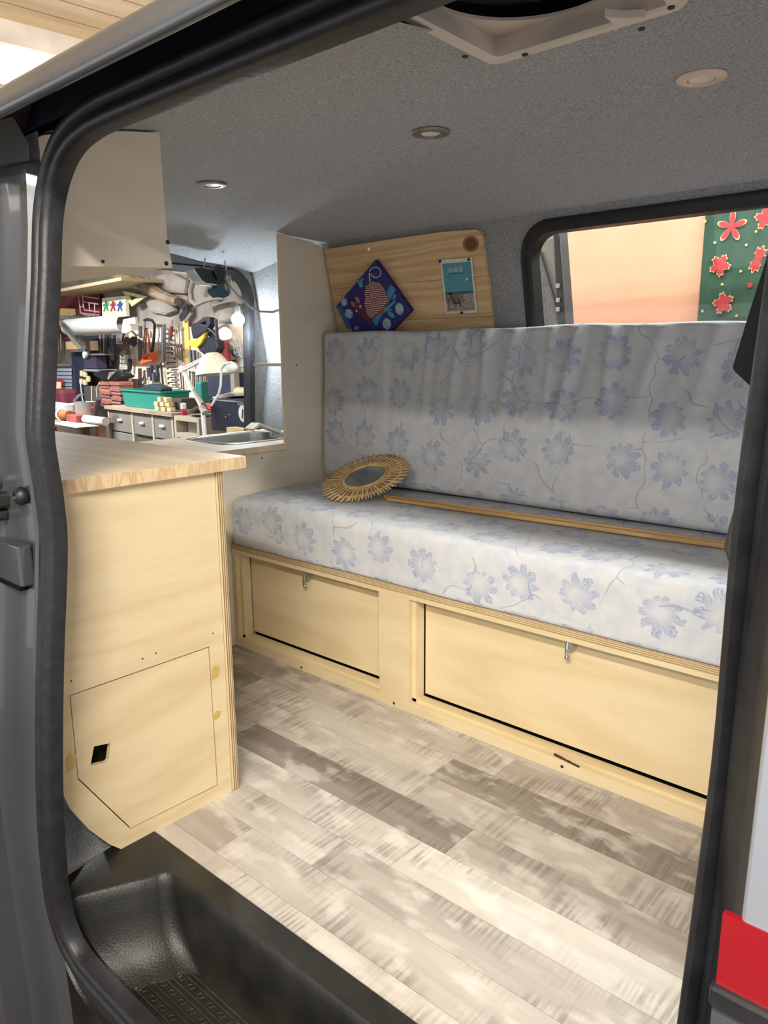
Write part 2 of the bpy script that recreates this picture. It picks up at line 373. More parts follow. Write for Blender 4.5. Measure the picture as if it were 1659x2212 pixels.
m.grid([[wr_(*p)+Vector((.002, 0, 0)) for p in A], [wr_(*p)+Vector((.014, 0, 0)) for p in rrect(RY0-.004, RY1+.004, RZ0-.004, RZ1+.004, .113, 8)], [wr_(*p)+Vector((.004, 0, 0)) for p in B], [wr_(*p)+Vector((-.04, 0, 0)) for p in B]], True)
m.build('seal', RUBBER, win2, smooth=50)
MB().plate([rrect(RY0+.005, RY1-.005, RZ0+.005, RZ1-.005, .10, 8)], lambda y, z: wr_(y, z)+Vector((-.03, 0, 0)), lambda y, z: wr_(y, z)+Vector((-.034, 0, 0))).build('pane', GLASS2, win2)
# ================================================================= van body around the opening
van = thing('van_body', 'grey van body with black rubber seal around the open side door', 'van', (-1.0, .45, -.55))
ZT = 1.303
path = [(-1.2, Yb(z), z) for z in [.06, .2, .35, .5, .62, .70, .75, .79, .83, .88, .96, 1.05, 1.12, 1.17]]
path += [(-1.197, .587, 1.21), (-1.185, .591, 1.245), (-1.162, .593, 1.274), (-1.13, .592, 1.292), (-1.08, .587, 1.301), (-1.0, .580, ZT), (-.8, .578, ZT), (-.6, .578, ZT), (-.4, .578, ZT), (-.27, .578, ZT-.002)]
path += [(-.21, .582, 1.29), (-.175, .584, 1.255), (-.158, .585, 1.20)]
path += [(-.152, Yb(z), z) for z in [1.1, 1.0, .9, .8, .7, .6, .5, .35, .2, .05]]
path += [(-.16, .492, -.02), (-.20, .495, -.045), (-.35, .495, -.048), (-.7, .495, -.048), (-1.0, .495, -.048), (-1.12, .495, -.046), (-1.165, .494, -.036), (-1.19, .49, -.005)]
P0 = [Vector(p) for p in path]; path = []; nP_ = len(P0)
for i in range(nP_):                           # Catmull-Rom
    a_, b_, c_, d_ = P0[i-1], P0[i], P0[(i+1) % nP_], P0[(i+2) % nP_]
    for k in range(3):
        t = k/3; path.append(.5*((2*b_)+(c_-a_)*t+(2*a_-5*b_+4*c_-d_)*t*t+(3*b_-a_-3*c_+d_)*t**3))
n2 = Vector((0, -1, 0)); rws = []
sec = [(0, -.02), (0, .002), (.004, .009), (.012, .012), (.019, .008), (.0225, .002), (.026, .009), (.034, .013), (.043, .009), (.047, .0), (.047, -.02)]
for i, p in enumerate(path):
    t = (path[(i+1) % len(path)] - path[i-1]).normalized(); n1 = n2.cross(t).normalized(); k = .62 if p.x > -.18 and p.z > .02 else 1
    rws.append([p + n1*(a*k) + n2*b for a, b in sec])
m = MB(); m.grid(rws, False, True); m.build('door_seal', RUBBER, van, smooth=60)
# rear jamb / quarter panel
zs = [-.44, -.2, 0, .2, .4, .6, .66, .70, .79, .88, 1.0, 1.12, 1.2, 1.26, 1.30]
m = MB(); m.grid([[(-1.236, Yb(z)+.004, z), (-1.25, Yb(z)-.012, z), (-1.30, Yb(z)-.018, z), (-1.335, Yb(z)-.022, z), (-1.345, Yb(z)-.03, z), (-1.350, Yb(z)-.075, z), (-1.37, Yb(z)-.085, z), (-2.9, Yb(z)-.085, z)] for z in zs])
qp = m.build('quarter_panel', PAINT, van, smooth=40)
m = MB()
for z, h in ((.610, .010),): m.box(-2.8, -1.262, Yb(z)-.030, Yb(z)-.0165, z, z+h)
m.build('slide_rail_slot', BLACK, van)
m = MB(); m.box(-2.6, -1.252, Yb(.6)-.030, Yb(.6)-.006, .618, .690); m.build('slide_rail_cover', PAINT, van, bevel=.004)
Mb = Matrix.Translation((-1.262, Yb(.77)-.016, .772)) @ Matrix.Rotation(math.pi/2, 4, 'X')
MB().lathe([(.014, 0), (.016, .006), (.013, .014), (.007, .018), (.005, .012)], 20, Mb).build('bump_stop', RUBBER, van, smooth=40)
m = MB(); m.box(-1.41, -1.315, Yb(.74)-.060, Yb(.74)-.016, .745, .772); m.box(-1.40, -1.322, Yb(.74)-.066, Yb(.74)-.02, .722, .741)
m.build('roller_arm', BLACKP, van, bevel=.006)
MB().box(-1.43, -1.33, Yb(.79)-.055, Yb(.79)-.016, .776, .80).build('roller_cover', PAINT, van, bevel=.01)
# header: channel, lip and roof skin
X0, X1 = -3.0, .9
def sweepx(prof, x0=X0, x1=X1): return [[(x, y, z) for y, z in prof] for x in (x0, lerp(x0, x1, .3), lerp(x0, x1, .6), x1)]
m = MB(); m.grid(sweepx([(.575, 1.335), (.592, 1.352), (.604, 1.388), (.592, 1.394), (.53, 1.372), (.508, 1.345)], -1.26, .9)); m.build('door_channel', DARKM, van, smooth=50)
roof = [(.509, 1.352), (.497, 1.320), (.486, 1.313), (.479, 1.316), (.477, 1.322), (.483, 1.334), (.489, 1.342), (.494, 1.352), (.508, 1.366), (.535, 1.380), (.58, 1.40), (.66, 1.43), (.8, 1.452), (1.1, 1.468), (1.4, 1.47), (1.8, 1.458), (2.0, 1.44), (2.07, 1.42), (2.09, 1.40)]
m = MB(); m.grid(sweepx(roof)); m.build('roof_skin', PAINT, van, smooth=60)
for i in range(5):                            # pressed oval swages along the roof edge
    x = -1.17 + i*.235
    pts = []
    for k in range(17):
        a = math.pi*(.5 + k/16); pts.append((x + .085*(1+math.cos(a)) - .03, lerp(.515, .66, .5+.5*math.sin(a)), 0))
    pts = [(px_, py_, interp([(r[0], r[1]) for r in roof[8:14]], py_)+.0004) for px_, py_, _ in pts]
    MB().tube(pts, .0012, 5).build('roof_swage', plain('grey_paint_line', (116, 117, 120), .35), van)
# gusset in the rear top corner of the opening
m = MB(); m.grid([[(-1.345, Yb(1.29)-.075, 1.292), (-1.35, .49, 1.318), (-1.35, .486, 1.335)], [(-1.29, .555, 1.296), (-1.28, .535, 1.315), (-1.28, .50, 1.335)], [(-1.232, .578, 1.296), (-1.232, .58, 1.32), (-1.232, .56, 1.355)]]); m.build('corner_gusset', PAINT, van, smooth=60)
# front door skin with the red stripe
YD = .43
fd = MB().plate([[(-.106, -.4), (.55, -.4), (.55, .98), (-.094, .98)]], lambda x, z: Vector((x, YD, z)), lambda x, z: Vector((x+.004, YD+.035, z))).build('front_door', PAINTW, van, bevel=.006, seg=3)
MB().box(-.1055, .55, YD-.0012, YD+.003, .617, .667).build('red_stripe', PAINTR, fd)
MB().box(-.108, .55, YD-.006, YD+.003, .603, .617).build('rubbing_strip', RUBBER, fd, bevel=.002)
MB().box(-.1065, .55, YD-.0008, YD+.003, -.39, .603).build('lower_skin', PAINT, fd)
m = MB(); m.grid([[(-.137, Yb(z)-.005, z), (-.118, Yb(z)-.03, z), (-.098, YD+.03, z)] for z in (-.3, .3, .6, .9, 1.0, 1.1, 1.25, 1.3)]); m.build('pillar_jamb', RUBBER, van, smooth=60)
m = MB(); m.grid([[(-.098, YD+.03, z), (.6, YD+.06, z)] for z in (.95, 1.3)]); m.build('cab_side', PAINT, van)
# interior side of the pillar
m = MB(); m.grid([[(-.150, Yb(z)+.018, z), (-.14, Yb(z)+.05, z), (-.06, Yb(z)+.08, z), (.5, Yb(z)+.08, z)] for z in (-.02, .3, .6, .9, 1.1, 1.3)]); m.build('pillar_trim', BLACKP, van, smooth=60)
# black fabric pieces showing behind the pillar
def flap(name, pts, label, mt, Y0, th):
    q = [onY(x, y, Y0) for x, y in pts]
    o = MB().plate([[(p.x, p.z) for p in q]], lambda x, z: Vector((x, Y0, z)), lambda x, z: Vector((x+.01, Y0+th, z))).build(name, mt, van, bevel=.004); o['label'] = label
flap('curtain', [(1700, 470), (1655, 545), (1606, 700), (1577, 796), (1622, 838), (1700, 860)], 'black fabric curtain gathered at the pillar', BLACK, .66, .035)
flap('belt_cover', [(1640, 900), (1608, 975), (1585, 1080), (1559, 1178), (1577, 1240), (1660, 1250)], 'dark grey seat belt cover on the pillar', BLACKP, .64, .03)

# entry step
step = thing('entry_step', 'black moulded plastic entry step with ribbed tread, dusty', 'step', (-.8, .6, -.25))
def lipz(): return 0
out = []
def sm(a, n=6): return a
XB = .3
def ring(xs, xt, yb, z, r):
    """from the sill along the left wall, round the inner corner, along the inner wall"""
    p = [(lerp(xs, xt, t), lerp(.497, yb-r, t), z) for t in (0, .2, .4, .6, .8, 1)]
    for k in range(1, 8): a = math.pi - math.pi/2*k/8; p.append((xt+r+r*math.cos(a), yb-r+r*math.sin(a), z))
    for x in (-1.05, -.9, -.7, -.5, -.3, 0, XB): p.append((x, yb, z))
    return p
rgs = [ring(-1.308, -1.346, .7438, -.004, .018), ring(-1.308, -1.346, .7438, .0035, .018), ring(-1.274, -1.194, .698, .0025, .028), ring(-1.270, -1.188, .694, -.003, .030), ring(-1.265, -1.183, .691, -.02, .032), ring(-1.258, -1.176, .689, -.055, .034), ring(-1.246, -1.163, .687, -.09, .036), ring(-1.226, -1.144, .684, -.118, .038), ring(-1.20, -1.12, .680, -.138, .04), ring(-1.165, -1.09, .672, -.149, .04)]
m = MB(); m.grid(rgs)
fl = rgs[-1]; m.grid([fl, [(lerp(p[0], max(p[0], -1.165), 1), .497, -.150) for p in fl]])
m.grid([[(-1.27, .50, -.05), (XB, .50, -.05)], [(-1.2, .503, -.15), (XB, .503, -.15)]])
m.build('tray', BLACKP, step, smooth=50)
RIBM = mat('rib_plastic', (66, 62, 52), (44, 42, 36), 20, rough=.5)
def tread(x, y): return (x + (y-.56)*.5, y, -.148)
def tloop(x0, x1, y0, y1, r): return [tread(*p) for p in rrect(x0, x1, y0, y1, r, 5)]
MB().tube(tloop(-1.155, XB-.02, .535, .662, .02), .0016, 5, True).build('tread_border', RIBM, step)
for i in range(4):
    y = .553+i*.030; MB().tube(tloop(-1.140, XB-.05, y-.010, y+.010, .0095), .0014, 5, True).build('tread_rib', RIBM, step)
sq = MB(); sq.tube([tread(a-1.122, b+.553) for a, b in ((-.006, -.0045), (.006, -.0045), (.006, .0045), (-.006, .0045))], .0012, 4, True)
s0 = sq.build('tread_stud', RIBM, step)
for i in range(4):
    for j in range(16):
        if i or j: clone(s0, (j*.031+i*.015, i*.030, 0), step)
DUST = mat('dust', (104, 94, 72), (70, 64, 50), 60, rough=.95)
m = MB()
for i in range(60):
    x = -1.165+.05*random.random(); y = .54+.12*random.random(); r = .0012+.003*random.random()**2; z = -.1475+.0001*i/10
    m.sphere((x+(y-.56)*.4, y, z), r, 3, (1, 1, .35))
o = m.build('dust', DUST, step); o['kind'] = 'stuff'

# ================================================================= bench
bench = thing('storage_bench', 'plywood storage bench with two drop-down front flaps under the floral cushions', 'bench', (-1.0, 1.8, 0))
BX0, BX1, BF = -2.026, .10, 1.52
op1 = [(-2.008, .031), (-1.355, .031), (-1.355, .337), (-2.008, .337)]; op2 = [(-1.243, .031), (-.06, .031), (-.06, .337), (-1.243, .337)]
MB().plate([[(BX0, 0), (BX1, 0), (BX1, .351), (BX0, .351)], op1, op2], lambda x, z: Vector((x, BF, z)), lambda x, z: Vector((x, BF+.015, z))).build('front_frame', PLY, bench)
MB().box(BX0, BX1, BF-.001, 2.13, .351, .368).build('top_board', [PLY], bench)
MB().box(BX0, BX1, BF-.0025, BF-.001, .3515, .3675).build('top_board_edge', EDGEZ, bench)
for x0, x1 in ((-2.008, -1.355), (-1.243, -.06)):
    MB().box(x0, x1, BF+.015, BF+.032, 0, .040).build('inner_rail', PLY, bench)
    MB().box(x0-.001, x0+.014, BF+.015, BF+.05, .03, .34).build('inner_stile', PLY, bench)
    fl = MB().box(x0+.018, x1+.02, BF+.052, BF+.064, .046, .35).build('flap', PLY, bench)
    MB().box(x0+.004, x1+.03, BF+.070, BF+.074, .01, .35).build('gap_shade_sheet', BLACK, bench)  # black sheet stands in for the shade in the gap behind the flap
    MB().box(x0, x1, BF+.032, BF+.050, 0, .038).build('sill', PLY, bench)
for px_, py_ in ((659, 1242), (1227, 1390)):
    p = onY(px_, py_, BF+.03)
    l = MB().tube([(p.x, BF+.030, p.z+.012), (p.x, BF+.026, p.z-.006), (p.x+.001, BF+.022, p.z-.022), (p.x+.001, BF+.026, p.z-.032)], .0045, 8); l.sphere((p.x+.001, BF+.025, p.z-.033), .0062, 6); l.box(p.x+.004, p.x+.014, BF+.026, BF+.05, p.z-.012, p.z+.012)
    l.build('latch', CHROME, bench, smooth=40)
for px_, py_ in ((651, 1442), (851, 1519), (1214, 1656)):
    p = onY(px_, py_, BF); Ms = Matrix.Translation((p.x, BF+.0003, p.z)) @ Matrix.Rotation(math.pi/2, 4, 'X')
    MB().lathe([(.0042, 0), (.0042, .0008), (.002, .0009)], 12, Ms).build('screw', SCREW, bench)
p = onY(1222, 1644, BF); m = MB()
for i in range(9): m.box(p.x-.032+i*.0075, p.x-.024+i*.0075, BF-.0006, BF+.002, p.z+.003-.0016*i*.55, p.z+.009-.0016*i*.55-.002*random.random())
m.build('chipped_edge', plain('chip', (70, 46, 28), .8), bench)

# floral cushions
def floral():
    m, nt, b = newmat('floral_fabric'); b.inputs['Roughness'].default_value = .9; b.inputs['Specular IOR Level'].default_value = .15
    L = nt.links.new
    uv = N(nt, 'ShaderNodeUVMap').outputs[0]
    def math_(op, a, b_=None, c=None):
        n = N(nt, 'ShaderNodeMath', operation=op)
        for i, q in enumerate((a, b_, c)):
            if q is None: continue
            if isinstance(q, (int, float)): n.inputs[i].default_value = q
            else: L(q, n.inputs[i])
        return n.outputs[0]
    def vor(vec, scale, rnd, feat='F1', dims='2D'):
        v = N(nt, 'ShaderNodeTexVoronoi', voronoi_dimensions=dims, feature=feat); v.inputs['Scale'].default_value = scale; v.inputs['Randomness'].default_value = rnd; L(vec, v.inputs['Vector']); return v
    def noise(vec, s, d=3):
        n = N(nt, 'ShaderNodeTexNoise'); n.inputs['Scale'].default_value = s; n.inputs['Detail'].default_value = d; L(vec, n.inputs['Vector']); return n
    # light distortion so petals are not perfect
    nz = noise(uv, 55, 3); sub = N(nt, 'ShaderNodeVectorMath', operation='SUBTRACT'); L(nz.outputs['Color'], sub.inputs[0]); sub.inputs[1].default_value = (.5, .5, .5)
    sc = N(nt, 'ShaderNodeVectorMath', operation='SCALE'); sc.inputs['Scale'].default_value = .026; L(sub.outputs[0], sc.inputs[0])
    ad = N(nt, 'ShaderNodeVectorMath', operation='ADD'); L(uv, ad.inputs[0]); L(sc.outputs[0], ad.inputs[1]); q = ad.outputs[0]
    SV = 6.6
    v = vor(uv, SV, .38)
    d = N(nt, 'ShaderNodeVectorMath', operation='SUBTRACT'); L(q, d.inputs[0]); L(v.outputs['Position'], d.inputs[1])
    ln = N(nt, 'ShaderNodeVectorMath', operation='LENGTH'); L(d.outputs[0], ln.inputs[0]); r = ln.outputs['Value']
    sp = N(nt, 'ShaderNodeSeparateXYZ'); L(d.outputs[0], sp.inputs[0]); sc2 = N(nt, 'ShaderNodeSeparateColor'); L(v.outputs['Color'], sc2.inputs[0])
    ang = math_('ADD', math_('ARCTAN2', sp.outputs[1], sp.outputs[0]), math_('MULTIPLY', sc2.outputs[0], 6.28))
    pet = math_('ABSOLUTE', math_('SINE', math_('MULTIPLY', ang, 4.5)))
    big = math_('MULTIPLY_ADD', math_('SINE', math_('ADD', ang, 1.0)), .22, .85)
    R = math_('MULTIPLY', math_('MULTIPLY_ADD', math_('POWER', pet, .6), .030, .028), big)
    fl = N(nt, 'ShaderNodeMapRange'); L(math_('SUBTRACT', R, r), fl.inputs[0]); fl.inputs[1].default_value = 0; fl.inputs[2].default_value = .004
    vein = math_('SINE', math_('MULTIPLY', ang, 45)); vein = math_('MULTIPLY_ADD', vein, .5, .5)
    outl = N(nt, 'ShaderNodeMapRange'); L(math_('ABSOLUTE', math_('SUBTRACT', math_('SUBTRACT', R, r), .0025)), outl.inputs[0]); outl.inputs[1].default_value = .004; outl.inputs[2].default_value = .001
    core = N(nt, 'ShaderNodeMapRange'); L(r, core.inputs[0]); core.inputs[1].default_value = .012; core.inputs[2].default_value = .042
    fill = math_('MULTIPLY', fl.outputs[0], math_('MULTIPLY', core.outputs[0], math_('MULTIPLY_ADD', vein, .75, .12)))
    fill = math_('MAXIMUM', fill, math_('MULTIPLY', outl.outputs[0], .55))
    # curling stems
    mp = N(nt, 'ShaderNodeVectorMath', operation='MULTIPLY_ADD'); nz2 = noise(uv, 9, 1); L(nz2.outputs['Color'], mp.inputs[0]); mp.inputs[1].default_value = (.11, .11, 0); L(uv, mp.inputs[2])
    st = vor(mp.outputs[0], 5.2, 1, 'DISTANCE_TO_EDGE')
    sm_ = N(nt, 'ShaderNodeMapRange'); L(st.outputs['Distance'], sm_.inputs[0]); sm_.inputs[1].default_value = .014; sm_.inputs[2].default_value = .005
    brk = N(nt, 'ShaderNodeMapRange'); L(noise(uv, 13, 1).outputs['Fac'], brk.inputs[0]); brk.inputs[1].default_value = .43; brk.inputs[2].default_value = .5
    stem = math_('MULTIPLY', math_('MULTIPLY', sm_.outputs[0], brk.outputs[0]), .55)
    def mix(f, a, b_):
        x = N(nt, 'ShaderNodeMix', data_type='RGBA'); L(f, x.inputs[0])
        for i, c in ((6, a), (7, b_)):
            if isinstance(c, tuple): x.inputs[i].default_value = c
            else: L(c, x.inputs[i])
        return x.outputs[2]
    mot = N(nt, 'ShaderNodeMapRange'); L(noise(uv, 26, 4).outputs['Fac'], mot.inputs[0]); mot.inputs[1].default_value = .35; mot.inputs[2].default_value = .65
    base = mix(mot.outputs[0], srgb((188, 192, 198)), srgb((202, 202, 201)))
    base = mix(stem, base, srgb((132, 140, 162)))
    base = mix(math_('MULTIPLY', fill, .85), base, srgb((122, 136, 178)))
    L(base, b.inputs['Base Color'])
    bp = N(nt, 'ShaderNodeBump'); bp.inputs['Strength'].default_value = .25; bp.inputs['Distance'].default_value = .0015
    L(noise(uv, 700, 2).outputs['Fac'], bp.inputs['Height']); L(bp.outputs[0], b.inputs['Normal'])
    return m
FLORAL = floral()
def cushion(name, label, x0, x1, section, nx, disp, endr, v0=0):
    """section: closed loop of (y, z) points swept along x, ends rounded; UV in metres follows the cloth"""
    c = Vector((sum(p[0] for p in section)/len(section), sum(p[1] for p in section)/len(section)))
    m = MB(); rws = []; uv = []; n = len(section)
    sec = section+[section[0]]; acc = [v0]
    for a, b in zip(sec, sec[1:]): acc.append(acc[-1]+math.dist(a, b))
    xs = []
    ends = [(0, .0), (0, .6), (.06, .9), (.2, .97), (.5, 1.0)]
    xl = [x0+endr*(1-math.cos(a)) for a in (0, .5, 1.0, 1.3, math.pi/2)]
    mid = [lerp(x0+endr, x1-endr, i/nx) for i in range(1, nx)]
    xr = [x1-endr*(1-math.cos(a)) for a in (math.pi/2, 1.3, 1.0, .5, 0)]
    X = xl+mid+xr
    for x in X:
        e = min(x-x0, x1-x); ins = 0 if e >= endr else endr*(1-math.sqrt(max(0, 1-(1-e/endr)**2)))
        row = []
        for i, (y, z) in enumerate(sec):
            p = Vector((y, z)); dv = (p-c); k = max(0, 1-ins/max(.02, min(abs(dv.x)+.02, abs(dv.y)+.02)))
            k2 = Vector((math.copysign(max(0, abs(dv.x)-ins), dv.x), math.copysign(max(0, abs(dv.y)-ins), dv.y)))
            q = c+k2; P = Vector((x, q.x, q.y)) + disp(x, y, z)
            row.append(P); uv.append((x*1.0, acc[i]))
        rws.append(row)
    m.grid(rws); n0 = len(m.v)
    for row, rev in ((rws[0], True), (rws[-1], False)):
        b = len(m.v); m.v += [Vector(p) for p in row[:-1]]; idx = list(range(b, b+len(row)-1)); m.f.append(idx if not rev else idx[::-1]); uv += [(p.y+3, p.z) for p in row[:-1]]
    m.uv = uv
    o = m.build(name, FLORAL, None, smooth=60); return tag(o, label, 'cushion')
def loop(y0, y1, z0, z1, rs, n=10, k=6):
    """rounded section, dense along the straight runs; rs = radii of (y0z1, y1z1, y1z0, y0z0)"""
    cs = [(y0, z0, rs[3], 180), (y1, z0, rs[2], 270), (y1, z1, rs[1], 0), (y0, z1, rs[0], 90)]
    arc = []
    for (y, z, r, a0) in cs:
        cy = y+r if y == y0 else y-r; cz_ = z+r if z == z0 else z-r
        arc.append([(cy+r*math.cos(math.radians(a0+90*i/k)), cz_+r*math.sin(math.radians(a0+90*i/k))) for i in range(k+1)])
    out = []
    for i in range(4):
        out += arc[i]; a = arc[i][-1]; b = arc[(i+1) % 4][0]
        out += [(lerp(a[0], b[0], t/n), lerp(a[1], b[1], t/n)) for t in range(1, n)]
    return out
def wob(x, y, z, s): return math.sin(x*7.3*s+y*5+1)*math.sin(y*9*s+z*6+x*2)
def d_seat(x, y, z):
    up = smoothstep(.40, .52, z); fr = smoothstep(1.62, 1.52, y)
    return Vector((0, -.004*wob(x, y, z, 1.3)*fr, up*(.003*wob(x, y, z, 1.1) - .004*smoothstep(1.66, 1.52, y) + .002*math.sin(x*3+2))))
seat = cushion('seat_cushion', 'blue-grey floral foam seat cushion lying on the plywood bench', -2.024, .02, loop(1.512, 2.10, .369, .535, (.032, .03, .012, .012), 14), 150, d_seat, .03)
folds = [(-1.52, .012, -.10, 1), (-1.40, .016, -.16, .9), (-1.30, .02, -.02, 1.1), (-1.20, .018, -.18, 1), (-1.08, .013, -.05, .8), (-1.00, .016, -.22, 1), (-.90, .015, -.06, 1.1), (-.76, .022, -.30, .9), (-.62, .02, -.26, .7), (-1.72, .014, .02, .5), (-.42, .02, -.2, .7)]
def d_back(x, y, z):
    f = smoothstep(2.03, 1.97, y); v = 0
    for xc, wd, sl, am in folds:
        xx = x - xc - sl*(1.06-z); ln_ = smoothstep(.62+.1*math.sin(xc*40), 1.0, z)*smoothstep(1.075, 1.05, z)*.6 + smoothstep(.72, 1.02, z)*.4
        v += am*ln_*(math.exp(-(xx/wd)**2) - .7*math.exp(-((xx-wd*1.9)/(wd*1.1))**2))
    return Vector((0, -.014*v*f - .004*wob(x, y, z, 1)*f + .02*smoothstep(.6, 1.07, z)*f, .0035*math.sin(x*5.1+.4)*smoothstep(1.0, 1.07, z)+.002*math.sin(x*17)*smoothstep(1.0, 1.07, z) + .006*smoothstep(-1.1, -1.9, x)*smoothstep(1.0, 1.07, z)))
back = cushion('backrest_cushion', 'blue-grey floral backrest cushion with creased cover standing against the side wall', -2.022, .02, loop(1.950, 2.038, .541, 1.072, (.016, .02, .02, .03), 40), 260, d_back, .02, 1.37)
# ================================================================= kitchen unit
XC = -1.312
def pX(x, y, X=XC): p = onX(x, y, X); return (p.y, p.z)
kit = thing('kitchen_cabinet', 'tall plywood kitchen cabinet with a five-sided hatch beside the step', 'cabinet', (-1.68, .78, 0))
left = [pX(*p) for p in ((112, 1450), (114, 1550), (126, 1640), (139, 1722), (152, 1748), (192, 1792), (236, 1824), (266, 1836))]
outl = [(.556, .757)] + [(.556, .60)] + left + [(.949, 0), (.949, .757)]
hatch = [pX(*p) for p in ((150, 1502), (453, 1396), (472, 1697), (283, 1792), (168, 1683))]
hc = (sum(p[0] for p in hatch)/5, sum(p[1] for p in hatch)/5)
MB().plate([outl, hatch], lambda y, z: Vector((XC, y, z)), lambda y, z: Vector((XC-.010, y, z))).build('side_panel', PLYY, kit)
fing = [pX(*p) for p in ((204, 1613), (238, 1606), (239, 1611), (235, 1643), (232, 1647), (198, 1655), (197, 1650))]
hin = [(lerp(hc[0], p[0], .984), lerp(hc[1], p[1], .984)) for p in hatch]
hd = MB().plate([hin, fing], lambda y, z: Vector((XC-.0015, y, z)), lambda y, z: Vector((XC-.012, y, z))).build('hatch', PLYY, kit); hd['label'] = 'five-sided plywood hatch with a finger hole'
MB().box(XC-.09, XC-.06, .66, .94, .02, .45).build('inner_shade_board', plain('painted_inside_shade', (46, 36, 26), .9), kit)  # dark brown board, its colour paints in the shade of the cabinet interior
ws = MB()
MB().box(-2.03, XC+.004, .951, .967, 0.002, .757).build('front_board', EDGEY, kit)
STAIN = plain('glue_stain', (206, 176, 104), .4)
for px_, py_, w_, h_ in ((154, 1646, .011, .034), (466, 1452, .012, .028), (470, 1544, .010, .018)):
    y, z = pX(px_, py_); MB().plate([[(y-w_, z-h_*.6), (y+w_*.6, z-h_*.4), (y+w_, z+h_*.3), (y-w_*.2, z+h_*.6), (y-w_*.9, z+h_*.3)]], lambda a, b: Vector((XC+.0004, a, b)), lambda a, b: Vector((XC-.001, a, b))).build('glue_mark', STAIN, kit)
for px_, py_ in ((308, 1423), (337, 1411), (154, 1471), (460, 1368)):
    y, z = pX(px_, py_); MB().lathe([(.0018, 0), (.0018, .0006)], 8, Matrix.Translation((XC, y, z)) @ Matrix.Rotation(math.pi/2, 4, 'Y')).build('nail_head', SCREW, kit)
wt = thing('worktop', 'thick glued pine worktop on the tall kitchen cabinet', 'worktop', (-1.9, .8, .757))
yb_ = [.572, .655, .742, .83, .915, .978, 1.022]
for a, b in zip(yb_, yb_[1:]): MB().box(-2.45, -1.297, a+.0003, b-.0003, .757, .783).build('board', TOP, wt)
for a, b in zip(yb_, yb_[1:]): MB().box(-1.297, -1.2955, a+.0003, b-.0003, .7572, .7828).build('end_grain', ENDG, wt)

# partition between seat and kitchen, one piece of plywood with a tall upright
XPp = -2.03
part = thing('partition_panel', 'pale plywood partition with tall upright at the end of the bench', 'panel', (-2.03, 1.6, 0))
PO = [(.972, 0), (2.125, 0), (2.125, .75), (2.075, 1.06), (1.998, 1.374), (1.93, 1.390), (1.785, 1.402), (1.785, .664), (.972, .664)]
MB().plate([PO], lambda y, z: Vector((XPp, y, z)), lambda y, z: Vector((XPp-.011, y, z))).build('panel', PLYW, part)
MB().box(XPp-.0115, XPp+.0004, 1.7838, 1.7852, .664, 1.402).build('upright_edge', plain('ply_edge_pale', (232, 214, 180), .6), part)
MB().box(-2.2, XPp-.012, 1.79, 2.05, .958, .968).build('shelf', PLYW, part)
for px_, py_ in ((641, 789), (566, 990)):
    y, z = pX(px_, py_, XPp); MB().lathe([(.003, 0), (.003, .0006)], 10, Matrix.Translation((XPp, y, z)) @ Matrix.Rotation(math.pi/2, 4, 'Y')).build('screw', SCREW, part)
# low counter with the sink at the back
zc = .688
SX0, SX1, SY0, SY1 = -2.44, -2.12, 1.60, 2.02
cnt = MB().plate([[(-2.49, .97), (-2.022, .97), (-2.022, 1.783), (-2.043, 1.783), (-2.043, 2.10), (-2.49, 2.06)], rrect(SX0+.02, SX1-.02, SY0+.02, SY1-.02, .07, 6)], lambda x, y: Vector((x, y, zc)), lambda x, y: Vector((x, y, zc-.022)))
tag(cnt.build('sink_counter', TOP), 'lower pine counter carrying the steel sink behind the partition', 'counter')
sink = thing('sink', 'stainless steel sink bowl set into the low counter', 'sink', (-2.28, 1.8, zc-.13))
m = MB(); R_ = [(0, .0005, .085), (.004, .004, .085), (.016, .0045, .078), (.022, .001, .075), (.026, -.02, .07), (.032, -.10, .065), (.06, -.125, .05), (.12, -.128, .02)]
m.grid([[(x, y, zc+z) for x, y in rrect(SX0+i, SX1-i, SY0+i, SY1-i, r, 7)] for i, z, r in R_], True)
m.f.append([len(m.v)-1-j for j in range(32)]); m.build('bowl', STEEL, sink, smooth=50)
MB().lathe([(.03, 0), (.028, .003), (.012, .002), (.010, -.001)], 20, Matrix.Translation((-2.28, 1.80, zc-.128))).build('drain', CHROME, sink, smooth=40)
q = [onX(*p, -2.25) for p in ((547, 929), (562, 916), (613, 936))]
m = MB()
for a, b in zip(q, q[1:]):
    d = (b-a).normalized(); nn = Vector((0, -d.z, d.y))*.0045
    m.add([a-nn, b-nn, b+nn, a+nn, a-nn+Vector((-.05, 0, 0)), b-nn+Vector((-.05, 0, 0)), b+nn+Vector((-.05, 0, 0)), a+nn+Vector((-.05, 0, 0))], [(0, 1, 2, 3), (7, 6, 5, 4), (0, 4, 5, 1), (1, 5, 6, 2), (2, 6, 7, 3), (3, 7, 4, 0)])
zmin = min(v.z for v in m.v)
tag(m.build('wooden_spacer', PLYW), 'small pale wooden spacer bent like a roof beside the sink', 'wood strip')

